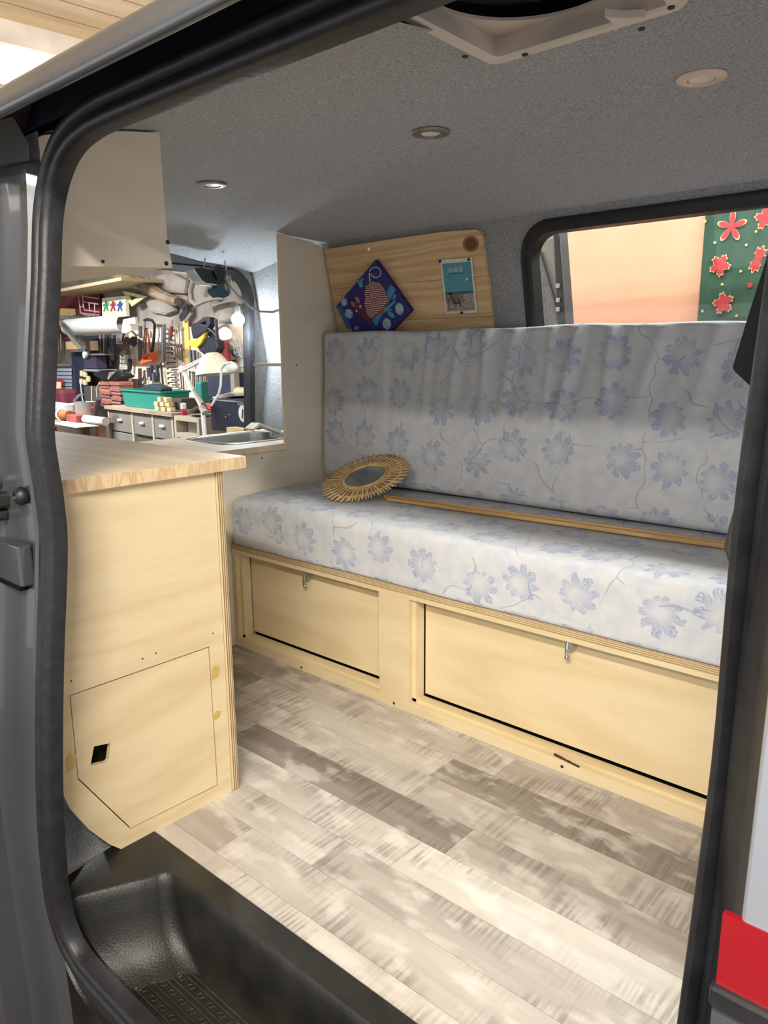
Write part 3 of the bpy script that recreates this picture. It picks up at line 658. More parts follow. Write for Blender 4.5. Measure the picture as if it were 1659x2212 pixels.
# ================================================================= overhead cabinet
oh = thing('overhead_cabinet', 'pale plywood wall cabinet hanging under the headliner beside the door', 'cabinet', (-1.8, .75, 1.155))
XO = -1.31
def oc(y): return cz(y)-.004
face = [(.612, 1.150), (.876, 1.166), (.868, 1.225), (.866, oc(.866)), (.80, oc(.80)), (.70, oc(.70)), (.64, oc(.64)), (.612, 1.34)]
MB().plate([face], lambda y, z: Vector((XO, y, z)), lambda y, z: Vector((XO-.012, y, z))).build('end_panel', PLYW, oh)
m = MB(); f0 = [(.616, 1.152), (.872, 1.1665), (.864, 1.225), (.862, oc(.862)-.001), (.80, oc(.80)-.001), (.70, oc(.7)-.001), (.64, oc(.64)-.001), (.616, 1.335)]
m.plate([f0], lambda y, z: Vector((XO-.012, y, z)), lambda y, z: Vector((-2.36, y, z))); m.build('body', PLYW, oh)
for px_, py_, r in ((362, 523, .0042), (359, 569, .0042), (222, 565, .0032)):
    y, z = pX(px_, py_, XO); MB().lathe([(r, 0), (r, .0012), (r*.4, .0006)], 14, Matrix.Translation((XO, y, z)) @ Matrix.Rotation(math.pi/2, 4, 'Y')).build('screw', SCREW, oh)

# ================================================================= pine board, painting, postcard
nW = Vector((0, -1, -.229)).normalized()      # normal of the leaning side wall, into the van
def W(x, z, off): return wl(x, z) + nW*off
pb = thing('pine_board', 'knotty pine board of three planks screwed to the side wall', 'board', (-1.68, 2.08, 1.04))
zr = [1.0, 1.115, 1.235, 1.352]
def ztop(x): return 1.338 + .014*(x+2.02)/.67
for i in range(3):
    z0, z1 = zr[i], zr[i+1]
    if i < 2: poly = [(-2.018, z0+.0006), (-1.338, z0+.0006), (-1.338, z1-.0006), (-2.018, z1-.0006)]
    else: poly = [(-2.018, z0+.0006), (-1.340, z0+.0006), (-1.346, 1.350), (-1.352, 1.363), (-1.366, 1.369), (-1.5, 1.375), (-1.7, 1.374), (-2.018, 1.371)]
    MB().plate([poly], lambda x, z: W(x, z, .016), lambda x, z: W(x, z, .002)).build('plank', PINE, pb)
KN = plain('knot', (112, 72, 44), .6); KN2 = plain('knot_ring', (168, 116, 70), .6)
def disc(c, n, r, th, name, mt, par, k=18, ex=(1, 1)):
    n = Vector(n).normalized(); a = n.cross(Vector((0, 0, 1))).normalized(); b = a.cross(n)
    m = MB().plate([[(r*ex[0]*math.cos(2*math.pi*i/k), r*ex[1]*math.sin(2*math.pi*i/k)) for i in range(k)]], lambda u, v: Vector(c)+a*u+b*v+n*th, lambda u, v: Vector(c)+a*u+b*v)
    return m.build(name, mt, par)
bo = W(-1.7, 1.2, .016)
kp = onP(1017, 527, bo, nW); disc(kp, nW, .030, .0003, 'knot', KN2, pb, 24, (1, .8)); disc(kp, nW, .022, .0006, 'knot', KN, pb, 22, (1, .8))
for px_, py_ in ((797, 538), (915, 522), (1047, 506), (1068, 646)):
    disc(onP(px_, py_, bo, nW), nW, .0048, .001, 'screw', CHROME, pb, 12); disc(onP(px_, py_, bo, nW), nW, .0018, .0014, 'screw_slot', SCREW, pb, 8)

# painting leaning on the board, standing on one corner behind the backrest
nC = nW; cc = W(-1.8, 1.2, .037)
def PC(x, y, off=0): return onP(680+x/3.770, 480+y/3.770, cc, nC) + nC*off          # crop pixel -> painting plane
ct, cr, cl = PC(490, 310), PC(782, 722), PC(172, 690)
cb = cr + cl - ct
cnv = thing('canvas_painting', 'small dark blue square canvas with a dotted animal, standing on its corner', 'painting', cb)
def quad3(pts, off0, off1, name, mt, par):
    m = MB(); n = len(pts); vs = [p+nC*off0 for p in pts]+[p+nC*off1 for p in pts]
    m.add(vs, [tuple(range(n)), tuple(range(2*n-1, n-1, -1))]+[(i, (i+1) % n, (i+1) % n+n, i+n) for i in range(n)]); return m.build(name, mt, par)
quad3([ct, cr, cb, cl], 0, -.018, 'stretcher', mat('canvas_blue', (44, 44, 120), (34, 36, 104), 9, rough=.7), cnv)
def art(pts, name, c, lev=1):
    q = [PC(x, y) for x, y in pts]; return quad3(q, .0004*lev, .0001, name, plain('art_'+'_'.join(str(int(v)) for v in c), c, .7), cnv)
def ell(cx, cy, a, b, rot=0, n=14): 
    r = math.radians(rot); return [(cx+a*math.cos(t)*math.cos(r)-b*math.sin(t)*math.sin(r), cy+a*math.cos(t)*math.sin(r)+b*math.sin(t)*math.cos(r)) for t in [2*math.pi*i/n for i in range(n)]]
art([(470, 800), (620, 505), (660, 545), (500, 850)], 'branch', (70, 140, 190))
art([(560, 720), (660, 625), (650, 655), (560, 745)], 'branch', (90, 165, 205))
art([(178, 690), (215, 680), (300, 860), (262, 868)], 'branch', (48, 104, 160))
for e in ((375, 505, 28, 16, 75), (350, 480, 20, 9, 20), (385, 470, 18, 9, -60), (648, 608, 24, 10, -70), (625, 755, 30, 18, 50), (600, 730, 18, 8, 90), (615, 712, 16, 8, 20)): art(ell(*e), 'leaf', (84, 158, 196), 2)
for cx_, cy_, a, b in ((690, 705, 34, 52), (588, 828, 34, 50), (278, 745, 34, 42), (240, 650, 28, 34), (340, 862, 22, 18)):
    art(ell(cx_, cy_, a, b, -15), 'fruit', (96, 140, 178), 2)
    for i in range(-2, 3):
        for j in range(-3, 4):
            x, y = cx_+i*13+j*2, cy_+j*13
            if ((x-cx_)/a)**2+((y-cy_)/b)**2 < .75 and cy_ < 850 and y < 872: art([(x-4.5, y-4.5), (x+4.5, y-5), (x+4.5, y+4.5), (x-4.5, y+4.5)], 'fruit_cell', (214, 226, 228), 3)
body = [(405, 560), (415, 515), (440, 488), (480, 478), (520, 490), (560, 530), (590, 580), (604, 630), (590, 670), (540, 720), (500, 760), (455, 800), (415, 740), (404, 660)]
art(body, 'animal_body', (112, 52, 62), 2)
art([(305, 660), (340, 640), (390, 670), (410, 720), (470, 780), (450, 830), (400, 780), (340, 740)], 'animal_head', (104, 40, 52), 2)
for e in ((350, 632, 30, 14, 62), (312, 668, 26, 12, 55)): art(ell(*e), 'ear', (176, 116, 110), 3)
for e in ((372, 686, 11, 12, 0), (342, 722, 10, 10, 0)): art(ell(*e), 'eye', (206, 186, 196), 3); 
art(ell(540, 720, 34, 22, -50), 'animal_foot', (160, 84, 62), 3)
def inside(x, y, P):
    r = False
    for (x0, y0), (x1, y1) in zip(P, P[1:]+P[:1]):
        if (y0 > y) != (y1 > y) and x < (x1-x0)*(y-y0)/(y1-y0)+x0: r = not r
    return r
dots = MB(); 
def dot(x, y, r=5.2):
    q = [PC(x+r*math.cos(t), y+r*math.sin(t), .0013) for t in [k*math.pi/3 for k in range(6)]]; n = len(dots.v); dots.v += q; dots.f.append([n+i for i in range(6)])
for rr in range(10):
    R0 = 8+rr*13; k = max(1, int(2*math.pi*R0/14))
    for i in range(k):
        a = 2*math.pi*i/k; x, y = 500+R0*math.cos(a)*.82, 625+R0*math.sin(a)*1.3
        if inside(x, y, body) and inside(x+5, y+5, body) and inside(x-5, y-5, body): dot(x, y)
for i in range(26):
    t = i/25; a = math.radians(200 + 400*t); R0 = 50-24*t
    if t < .3: x, y = lerp(450, 446, t/.3), lerp(482, 412, t/.3)
    else: a = math.radians(190+330*(t-.3)/.7); R0 = 52-16*(t-.3)/.7; x, y = 497+R0*math.cos(a), 412+R0*.95*math.sin(a)
    dot(x, y, 6)
o = dots.build('dots', plain('art_dots', (240, 206, 200), .7), cnv); o['kind'] = 'stuff'

# postcard
nP = nW; pcc = W(-1.5, 1.2, .020)
def PP(x, y, off=0): return onP(680+x/3.770, 480+y/3.770, pcc, nP) + nP*off
pc = thing('postcard', 'postcard with blue sky and a bicycle pinned to the pine board', 'postcard', PP(1195, 742))
def flat(pts, off, name, mt, par, fn=PP, n=nP, th=.0004):
    q = [fn(x, y) for x, y in pts]; m = MB(); k = len(q)
    m.add([p+n*off for p in q]+[p+n*(off-th) for p in q], [tuple(range(k)), tuple(range(2*k-1, k-1, -1))]+[(i, (i+1) % k, (i+1) % k+k, i+k) for i in range(k)]); return m.build(name, mt, par)
def skx(u, v): return (lerp(lerp(1020, 1278, u), lerp(1068, 1322, u), v), lerp(lerp(308, 287, u), lerp(748, 735, u), v))
def rect(u0, v0, u1, v1): return [skx(u0, v0), skx(u1, v0), skx(u1, v1), skx(u0, v1)]
flat(rect(0, 0, 1, 1), 0, 'card', plain('card_white', (236, 232, 226), .6), pc, th=.001)
flat(rect(.05, .07, .95, .62), .0004, 'sky_print', plain('card_teal', (86, 158, 172), .5), pc)
flat(rect(.05, .60, .95, .645), .0006, 'sea_print', plain('card_sea', (58, 96, 112), .5), pc)
flat(rect(.05, .64, .95, .955), .0005, 'beach_print', mat('card_sand', (186, 178, 160), (120, 116, 108), 160, rough=.6), pc)
flat(rect(.05, .64, .62, .80), .0006, 'fence_print', mat('card_fence', (150, 140, 124), (96, 90, 84), 220, (8, 1, 1), rough=.6), pc)
INK = plain('card_ink', (26, 30, 36), .5)
m = MB(); wc = skx(.24, .82); m.tube([PP(wc[0]+30*math.cos(t), wc[1]+50*math.sin(t), .0010) for t in [k*math.pi/10 for k in range(20)]], .0007, 4, True); m.build('wheel_print', INK, pc)
for pts in (((1085, 578), (1125, 572), (1120, 592), (1092, 592)), ((1100, 590), (1106, 590), (1150, 660), (1142, 664)), ((1120, 660), (1190, 650), (1192, 658), (1122, 668)), ((1160, 615), (1168, 613), (1196, 685), (1188, 688))): flat(pts, .001, 'bicycle_print', INK, pc)
flat(((1228, 470), (1246, 450), (1250, 458), (1236, 478)), .0008, 'gull_print', plain('card_gull', (240, 244, 244), .5), pc)
flat(((1090, 418), (1210, 410), (1210, 418), (1090, 426)), .0008, 'subtitle_print', plain('card_line', (52, 100, 112), .5), pc)
for e in ((1022, 318), (1257, 303), (1198, 736)): disc(PP(*e, .0002), nP, .0042, .004, 'pin', plain('pin_dark', (52, 50, 48), .3, .8), pc, 12)
def text3(body, p0, p1, h, name, mt, par, n):
    cu = bpy.data.curves.new(name, 'FONT'); cu.body = body; cu.size = 1; cu.align_x = 'LEFT'
    ob = bpy.data.objects.new(name, cu); COL.objects.link(ob); dg = bpy.context.evaluated_depsgraph_get(); me = bpy.data.meshes.new_from_object(ob.evaluated_get(dg)); bpy.data.objects.remove(ob)
    wv = max(v.co.x for v in me.vertices); e1 = (p1-p0); L = e1.length; e1.normalize(); e2 = n.cross(e1)*1
    if e2.z < 0: e2 = -e2
    m = MB(); m.v = [p0 + e1*(v.co.x/wv*L) + e2*(v.co.y/.7*h) for v in me.vertices]; m.f = [list(p.vertices) for p in me.polygons]
    return m.build(name, mt, par, fix=False)
text3('UN AIR DE', PP(1088, 410, .0012), PP(1205, 400, .0012), (PP(1088, 370)-PP(1088, 410)).length, 'title_print', plain('card_text', (238, 240, 236), .5), pc, nP)

# ================================================================= rattan mirror and battens on the seat
MC = Vector((-1.661, 1.803, .597)); MN = Vector((.0085, -.3975, .9176)).normalized(); MR = .152
ma = MN.cross(Vector((0, 0, 1))).normalized(); mb = ma.cross(MN)
mm = Matrix((ma, -mb, MN)).transposed().to_4x4(); mm.translation = MC
if mm.to_3x3().determinant() < 0: mm = Matrix((ma, mb, MN)).transposed().to_4x4(); mm.translation = MC
mir = thing('rattan_mirror', 'round mirror with a sunburst frame of rattan sticks leaning on the seat', 'mirror', MC-Vector((0, 0, .06)))
RAT = wood('rattan', (224, 192, 134), (176, 132, 76), 0, 30, .5, 9, 1, 6)
def T(p): return mm @ Vector(p)
MB().lathe([(.0685, .001), (.0685, .004), (.066, .005)], 40, mm).build('mirror_glass', mat('mirror_glass', (180, 190, 192), (176, 186, 188), 5, rough=.04, metal=1), mir)
NS = 84
s0 = MB().tube([(.072, 0, .0), (.11, 0, .001), (MR, 0, .001)], .0027, 6)
me0 = None
for i in range(NS):
    a = 2*math.pi*i/NS; dz = .0035*(i % 2)
    Mr = mm @ Matrix.Rotation(a, 4, 'Z') @ Matrix.Translation((0, 0, dz))
    if me0 is None:
        me = bpy.data.meshes.new('stick'); me.from_pydata(s0.v, [], s0.f); me.materials.append(RAT); me0 = me
        for p in me.polygons: p.use_smooth = True
    o = bpy.data.objects.new('stick', me0); COL.objects.link(o); o.parent = mir
    o.matrix_local = Matrix.Translation(-ORG[mir.name]) @ Mr @ Matrix.Rotation(math.radians(random.uniform(-1, 1)), 4, 'Z') @ Matrix.Diagonal((random.uniform(.965, 1.0), 1, 1, 1))
RAT2 = plain('rattan_weave', (232, 204, 152), .6)
for R0, rr in ((.0725, .0042), (.080, .0022)): MB().tube([T((R0*math.cos(t), R0*math.sin(t), .006)) for t in [k*math.pi/30 for k in range(60)]], rr, 8, True).build('inner_ring', RAT, mir, smooth=60)
for R0 in (.088, .124):
    m = MB()
    for ph in (0, math.pi): m.tube([T((R0*math.cos(t), R0*math.sin(t), .0018+.0052*math.cos(t*NS/2+ph))) for t in [k*math.pi/NS/2 for k in range(4*NS)]], .0013, 5, True)
    m.build('weave_cord', RAT2, mir, smooth=60)
BAT = wood('batten_wood', (214, 176, 118), (164, 122, 70), 0, 14, .5, 6, 1, 20)
a0, a1 = onZ(838, 1077, .545), onZ(1560, 1178, .545); a1 = a0+(a1-a0)*1.45
def bar(p, q, w_, h, name, mt, label, cat, grp=None):
    d = (q-p).normalized(); s = Vector((-d.y, d.x, 0)).normalized()*w_/2; u_ = Vector((0, 0, h))
    return tag(MB().add([p-s, q-s, q+s, p+s, p-s+u_, q-s+u_, q+s+u_, p+s+u_], [(0, 1, 2, 3), (4, 5, 6, 7), (0, 1, 5, 4), (1, 2, 6, 5), (2, 3, 7, 6), (3, 0, 4, 7)]).build(name, mt, None, bevel=.001), label, cat, grp)
bar(Vector((a0.x, a0.y, .5395)), Vector((a1.x, a1.y, .5395)), .014, .010, 'batten', BAT, 'thin wooden batten lying along the seat nearer the cushion front', 'batten')
bar(Vector((a0.x-.03, a0.y+.019, .5395)), Vector((a1.x, a1.y+.017, .5395)), .012, .013, 'batten', BAT, 'taller thin wooden batten lying along the seat nearer the backrest', 'batten')

# ================================================================= ceiling fittings
WARMW = plain('spot_ring_warm', (236, 212, 194), .35); SATIN = plain('spot_ring_satin', (150, 146, 136), .3, .7)
LENS = plain('spot_lens', (232, 228, 216), .3)
for (px_, py_), rm, lab in (((1515, 173), WARMW, 'round recessed ceiling spotlight with a pale pink ring beside the roof vent'), ((930, 289), SATIN, 'round recessed ceiling spotlight with a dull metal ring above the postcard'), ((458, 400), SATIN, 'round recessed ceiling spotlight with a dull metal ring beside the overhead cabinet')):
    p = onZ(px_, py_, 1.424); zc_ = cz(p.y)-.001; t = thing('ceiling_spotlight', lab, 'spotlight', (p.x, p.y, zc_), 'recessed ceiling spotlights')
    Ml = Matrix.Translation((p.x, p.y, zc_)) @ Matrix.Rotation(math.pi, 4, 'X')
    MB().lathe([(.0385, 0), (.0385, .002), (.036, .004), (.0225, .0055), (.0212, .0045), (.0212, .0)], 32, Ml, False).build('ring', rm, t, smooth=40)
    MB().lathe([(.0196, .001), (.0196, .0034), (.001, .0044)], 28, Ml).build('lens', LENS, t, smooth=40)
vz = 1.4185
vent = thing('roof_vent', 'square white plastic roof vent frame with a dark fan opening', 'roof vent', ((VX0+VX1)/2, (VY0+VY1)/2, vz-.01))
m = MB(); sl = [(0, 0, .018), (0, -.006, .018), (.004, -.010, .016), (.018, -.010, .010), (.021, -.007, .008), (.010, .03, .008)]
m.grid([[(x, y, min(vz+z, 9)) for x, y in rrect(VX0+i, VX1-i, VY0+i, VY1-i, r, 5)] for i, z, r in sl], True); m.build('frame', WHITEP, vent, smooth=40)
cx_, cy_ = (VX0+VX1)/2, (VY0+VY1)/2
m = MB().plate([rrect(VX0+.008, VX1-.008, VY0+.008, VY1-.008, .01, 4), [(cx_+.132*math.cos(t), cy_+.132*math.sin(t)) for t in [k*math.pi/20 for k in range(40)]]], lambda x, y: Vector((x, y, vz+.022)), lambda x, y: Vector((x, y, vz+.026))); m.build('fan_plate', WHITEP, vent)
MB().lathe([(.134, vz+.026), (.134, vz+.06), (.001, vz+.062)], 36, Matrix.Translation((cx_, cy_, 0)), False).build('fan_duct', BLACK, vent)
m = MB()
for k in range(6):
    a = k*math.pi/3; Mf = Matrix.Translation((cx_, cy_, vz+.045)) @ Matrix.Rotation(a, 4, 'Z') @ Matrix.Rotation(.5, 4, 'X'); m.box(.01, .12, -.018, .018, -.001, .001, Mf)
m.lathe([(.018, -.01), (.018, .01)], 16, Matrix.Translation((cx_, cy_, vz+.045))); m.build('fan_blades', plain('fan_black', (28, 28, 30), .6), vent)
for px_, py_ in ((1450, 15), (1386, 61), (1134, 117), (1005, 121), (842, 74)):
    p = onZ(px_, py_, vz-.010); MB().lathe([(.0045, 0), (.0045, .0016), (.0022, .0008)], 12, Matrix.Translation((p.x, p.y, vz-.010)) @ Matrix.Rotation(math.pi, 4, 'X')).build('screw', SCREW, vent)
p = onZ(1340, 29, vz-.004); m = MB().plate([[(p.x+.030*f*math.cos(a), p.y+.030*f*math.sin(a)) for a, f in ((.3, 1), (1.2, .3), (2.2, 1), (3.3, .3), (4.4, .9), (5.4, .3))]], lambda x, y: Vector((x, y, vz-.013)), lambda x, y: Vector((x, y, vz-.004))); m.build('catch', WHITEP, vent)
# ================================================================= work lamp in the tailgate
wl_ = thing('work_lamp', 'black clip-on work lamp hanging from two hooks at the tailgate window', 'work lamp', onX(465, 645, -2.43))
def q3(pts, X0, X1, name, mt, par, bev=.002): return MB().plate([[pX(*p, X0) for p in pts]], lambda y, z: Vector((X0, y, z)), lambda y, z: Vector((X1, y, z))).build(name, mt, par, bevel=bev)
XL = -2.42
q3([(419, 580), (437, 577), (470, 588), (478, 594), (486, 606), (487, 614), (470, 616), (445, 612), (432, 602)], XL, XL-.05, 'housing', plain('lamp_black', (20, 22, 28), .4), wl_)
q3([(416, 583), (419, 579), (436, 604), (446, 611), (472, 614), (472, 617), (444, 615), (434, 607)], XL+.006, XL-.045, 'glass_rim', plain('lamp_rim', (206, 210, 214), .3), wl_)
q3([(462, 586), (468, 573), (474, 571), (488, 586), (488, 600), (470, 604)], XL+.01, XL-.03, 'bracket', plain('lamp_black', (20, 22, 28), .4), wl_)
q3([(470, 612), (485, 612), (487, 624), (497, 632), (494, 640), (484, 645), (472, 642), (461, 630), (462, 622), (470, 620)], XL+.01, XL-.03, 'clamp', plain('lamp_teal', (24, 62, 84), .4), wl_)
for a, b in (((443, 557), (439, 588)), ((486, 562), (488, 582))): MB().tube([onX(*a, XL-.01), onX(*b, XL-.01)], .0028, 8).build('hook', CHROME, wl_)
cab = [(488, 600), (500, 622), (520, 645), (540, 662), (562, 673), (590, 674), (606, 668), (612, 660)]
tag(MB().tube([onX(x, y, lerp(-2.42, -2.06, i/7)) for i, (x, y) in enumerate(cab)], .0042, 8).build('lamp_cable', plain('cable_grey', (186, 186, 190), .5), None, smooth=60), 'grey cable running from the work lamp to the partition upright', 'cable')
bc = onX(514, 690, -2.545)
bl = thing('bulb', 'glowing white bulb hanging on a thin cord in the tailgate window', 'bulb', bc-Vector((0, 0, .03)))
MB().sphere(bc, .027, 10).build('glass', emit('bulb_glow', (.86, .95, 1, 1), 14), bl, smooth=60)
MB().lathe([(.012, .022), (.012, .05), (.006, .056)], 14, Matrix.Translation(bc)).build('socket', plain('socket', (210, 214, 220), .4), bl, smooth=40)
MB().tube([bc+Vector((0, 0, .055)), bc+Vector((-.01, -.01, .13)), bc+Vector((-.02, -.02, .185))], .0018, 6).build('cord', plain('cord_white', (220, 222, 226), .5), bl)
pl = bpy.data.lights.new('bulb_light', 'POINT'); pl.energy = 6.5; pl.color = (.82, .92, 1); pl.shadow_soft_size = .03
plo = bpy.data.objects.new('bulb_light', pl); COL.objects.link(plo); plo.location = bc+Vector((.0, 0, -.06))

# ================================================================= garage
GD = 2.90                                     # tool wall
def slab(name, a0, a1, b0, b1, z0, z1, mt, label, cat): return tag(MB(GM).box(a0, a1, b0, b1, z0, z1).build(name, mt), label, cat, kind='structure')
STONE = mat('rough_wall', (158, 148, 138), (108, 99, 92), 3.2, rough=.95, bump=1.0, bscale=14, detail=6)
PINK = mat('pink_plaster', (212, 160, 134), (204, 152, 126), 5, rough=.9, bump=.15, bscale=60)
wst = slab('wall_workshop', -9.6, -3.25, GD, GD+.2, -.57, 2.1, STONE, 'rough grey stone wall behind the tool board', 'wall')
slab('wall_pink', -3.25, 2.8, GD, GD+.2, -.57, 2.1, PINK, 'salmon pink plastered garage wall beyond the side window', 'wall')
slab('wall_garage_end', -9.8, -9.6, -3, GD+.2, -.57, 2.1, STONE, 'rough end wall of the garage', 'wall')
slab('floor_garage', -9.8, 2.8, -3, GD+.2, -.67, -.57, mat('concrete', (128, 120, 108), (96, 90, 80), 4, rough=.9, bump=.4, bscale=30), 'grey concrete garage floor', 'floor')
cg = slab('ceiling_garage', -9.8, 2.8, -3, GD+.2, 2.07, 2.15, plain('ceiling_back', (170, 130, 84), .8), 'pale wooden plank ceiling of the garage', 'ceiling')
CPL = wood('ceiling_pine', (244, 218, 172), (222, 184, 130), 1, 7, .5, 13, .9, 12)
for i in range(26):
    a = -4.4+i*.125; MB(GM).box(a+.004, a+.121, -.5, 2.8, 2.048, 2.072).build('plank', CPL, cg)
MB(GM).box(-2.86, -2.77, -.5, 2.8, 1.98, 2.05).build('beam', mat('whitewash_beam', (216, 208, 196), (186, 178, 168), 9, rough=.8), cg)
panel = thing('ceiling_panel_lamp', 'wide bright ceiling lamp panel fixed beside the whitewashed beam', 'ceiling lamp', (-2.9, .9, 1.975), None, None, GM)
MB(GM).box(-3.06, -2.865, .2, 1.6, 1.985, 2.05).build('housing', WHITEP, panel)
MB(GM).box(-3.05, -2.875, .22, 1.58, 1.94, 1.986).build('diffuser', emit('panel_glow', (1, .96, .88, 1), 14), panel)
l = bpy.data.lights.new('panel_light', 'AREA'); l.shape = 'RECTANGLE'; l.size = .17; l.size_y = 1.3; l.energy = 24; l.color = (1, .95, .86)
lo = bpy.data.objects.new('panel_light', l); COL.objects.link(lo); lo.matrix_world = GM @ Matrix.Translation((-2.96, .9, 1.935))
tube_lamp('tube_lamp', 'white fluorescent batten on the ceiling above the workshop bench', -6.6, -5.2, 1.25, 1.34, 1.98, 120, (.97, .98, 1))

ORD = ['first', 'second', 'third', 'fourth', 'fifth', 'sixth', 'seventh', 'eighth', 'ninth', 'tenth', 'eleventh', 'twelfth', 'thirteenth', 'fourteenth']
# helpers in garage coordinates, pixels -> points on the plane b = d
def G(x, y, d=GD-.03): return onG(x, y, d)
def unit(x, y, d): return (G(x+1, y, d)-G(x, y, d)).length      # metres per pixel there (along the wall)
def rod(name, pts, r, mt, label, cat, group=None, d=GD-.03, par=None, k=7):
    q = [G(x, y, d) for x, y in pts]; o = MB(GM).tube(q, r, k).build(name, mt, par, smooth=50)
    return tag(o, label, cat, group) if par is None else o
def flatg(name, pts, mt, label=None, cat=None, group=None, d=GD-.03, th=.012, par=None, holes=(), bev=0):
    q = [[(lambda p: (p.x, p.z))(G(x, y, d)) for x, y in l] for l in (pts,)+tuple(holes)]
    o = MB(GM).plate(q, lambda a, z: Vector((a, d, z)), lambda a, z: Vector((a, d+th, z))).build(name, mt, par, bevel=bev)
    return tag(o, label, cat, group) if par is None else o
def boxg(name, x0, y0, x1, y1, d0, d1, mt, label=None, cat=None, group=None, par=None, bev=.003):
    p, q = G(x0, y1, d0), G(x1, y0, d0)
    o = MB(GM).box(p.x, q.x, d0, d1, p.z, q.z).build(name, mt, par, bevel=bev)
    return tag(o, label, cat, group) if par is None else o
def tg(name, label, cat, x, y, d=GD-.03, group=None): return thing(name, label, cat, G(x, y, d), group, None, GM)
BLK = plain('tool_black', (30, 32, 42), .5); STL = plain('tool_steel', (178, 178, 182), .3, .8); DST = plain('tool_dark_steel', (88, 84, 84), .4, .6)
RED = plain('tool_red', (178, 40, 46), .5); DRED = mat('maroon', (112, 42, 52), (88, 32, 42), 12, rough=.8); ORG_ = plain('tool_orange', (236, 92, 50), .5); YEL = plain('tool_yellow', (240, 190, 62), .5)
NAVY = mat('navy', (34, 42, 70), (24, 28, 48), 9, rough=.8); GREEN = plain('tool_green', (32, 128, 112), .5); TAN = plain('tool_tan', (206, 176, 130), .6); BRN = plain('tool_brown', (136, 90, 58), .6)
GREY = plain('tool_grey', (150, 146, 140), .6); CARD = plain('cardboard', (192, 158, 112), .8); PAPER = plain('paper', (206, 204, 202), .8); CREAM = plain('cream_wood', (222, 204, 160), .7); PINKW = plain('wire_pink', (206, 160, 164), .5)
WHT = plain('tool_white', (232, 232, 230), .5); OLIVE = plain('olive', (120, 118, 80), .9); LEATH = plain('leather', (150, 90, 44), .6); DGREY = plain('cabinet_grey', (122, 116, 108), .6); DGREY2 = plain('cabinet_frame', (176, 164, 142), .7)

# stones and pipes of the wall
for pts in (((300, 632), (330, 622), (362, 640), (378, 672), (352, 682), (322, 676)), ((318, 595), (372, 590), (402, 606), (396, 636), (356, 632), (330, 618)), ((420, 600), (470, 596), (486, 628), (462, 650), (432, 640)), ((300, 600), (316, 596), (326, 614), (308, 622)), ((380, 640), (402, 638), (406, 660), (386, 668)), ((450, 655), (500, 650), (508, 690), (470, 700)), ((500, 600), (530, 596), (534, 640), (508, 644))):
    o = flatg('stone', pts, STONE, d=GD-.05, th=.06, par=wst, bev=.03)
PIPE = plain('pipe_grey', (150, 140, 136), .5)
rod('water_pipe', [(376, 588), (410, 592), (455, 596), (512, 590)], .014, PIPE, 'thin grey water pipe running along the stone wall', 'pipe', d=GD-.10)
rod('hose_loop', [(432, 600), (418, 608), (412, 628), (414, 650), (424, 658), (440, 650), (462, 644), (486, 642)], .020, PIPE, 'thick grey hose curving in a loop on the stone wall', 'hose', d=GD-.15)
rod('log', [(250, 596), (286, 606), (318, 620), (352, 640), (384, 652)], [.05, .055, .05, .045, .035], mat('old_timber', (150, 128, 106), (104, 84, 70), 8, (1, 1, 1), rough=.9, bump=.8), 'crooked old timber set into the stone wall', 'timber', d=GD-.12)
boxg('shelf_beam', 92, 606, 262, 631, 2.50, GD, plain('beam_tan', (186, 164, 128), .7), 'cream painted wooden beam above the tools', 'beam')
sq = flatg('set_square', ((264, 628), (316, 640), (284, 662)), plain('pale_yellow', (214, 208, 150), .5), 'pale yellow triangular set square with a cut-out below the beam', 'set square', d=GD-.10, th=.012, holes=(((277, 637), (296, 642), (284, 650)),))
# tool board
tb = boxg('tool_board', 290, 698, 532, 884, GD-.022, GD, mat('board_beige', (226, 204, 182), (210, 186, 164), 6, rough=.8), 'beige board screwed to the stone wall carrying the tools', 'tool board')
boxg('board_post', 400, 693, 405, 792, GD-.036, GD-.0225, plain('post_pine', (222, 178, 98), .6), 'yellow pine batten standing in the middle of the tool board', 'batten')

# ---- left corner
boxg('red_cloth', 104, 629, 184, 700, GD-.06, GD-.045, DRED, 'dark red cloth hanging behind the wire basket', 'cloth')
boxg('red_sheet', 98, 704, 150, 736, GD-.06, GD-.045, DRED, 'dark red sheet below the light wall shelf', 'sheet')
boxg('red_board', 188, 630, 214, 690, GD-.05, GD-.04, DRED, 'narrow dark red board beside the framed picture', 'board')
boxg('wall_shelf', 96, 702, 136, 707, GD-.25, GD, GREY, 'light grey wall shelf under the cardboard box', 'shelf')
boxg('carton', 113, 666, 134, 701, GD-.20, GD-.07, CARD, 'brown carton standing on the light wall shelf', 'carton')
wb = tg('wire_basket', 'pale pink wire basket hanging in front of red cloth', 'wire basket', 190, 692)
for pts in (((168, 634), (172, 658), (174, 676), (214, 681)), ((178, 636), (180, 660), (183, 670), (214, 674)), ((178, 640), (212, 645)), ((180, 652), (212, 657)), ((192, 652), (194, 672)), ((204, 654), (205, 676)), ((174, 676), (190, 682), (188, 692)), ((190, 682), (202, 680), (206, 694)), ((168, 634), (178, 636)), ((173, 664), (181, 662))):
    rod('wire', pts, .006, PINKW, None, None, d=GD-.14, par=wb, k=5)
jar = tg('brass_jar', 'round brass lidded jar beside the metal hood', 'jar', 162, 692)
c = G(161, 686, GD-.12); MB(GM).sphere(c, .026, 8, (1, 1, 1)).build('body', plain('brass', (176, 140, 84), .3, .7), jar, smooth=60); MB(GM).sphere(c+Vector((0, -.02, .004)), .012, 6).build('lid', plain('brass_dark', (120, 80, 44), .4, .5), jar, smooth=60)
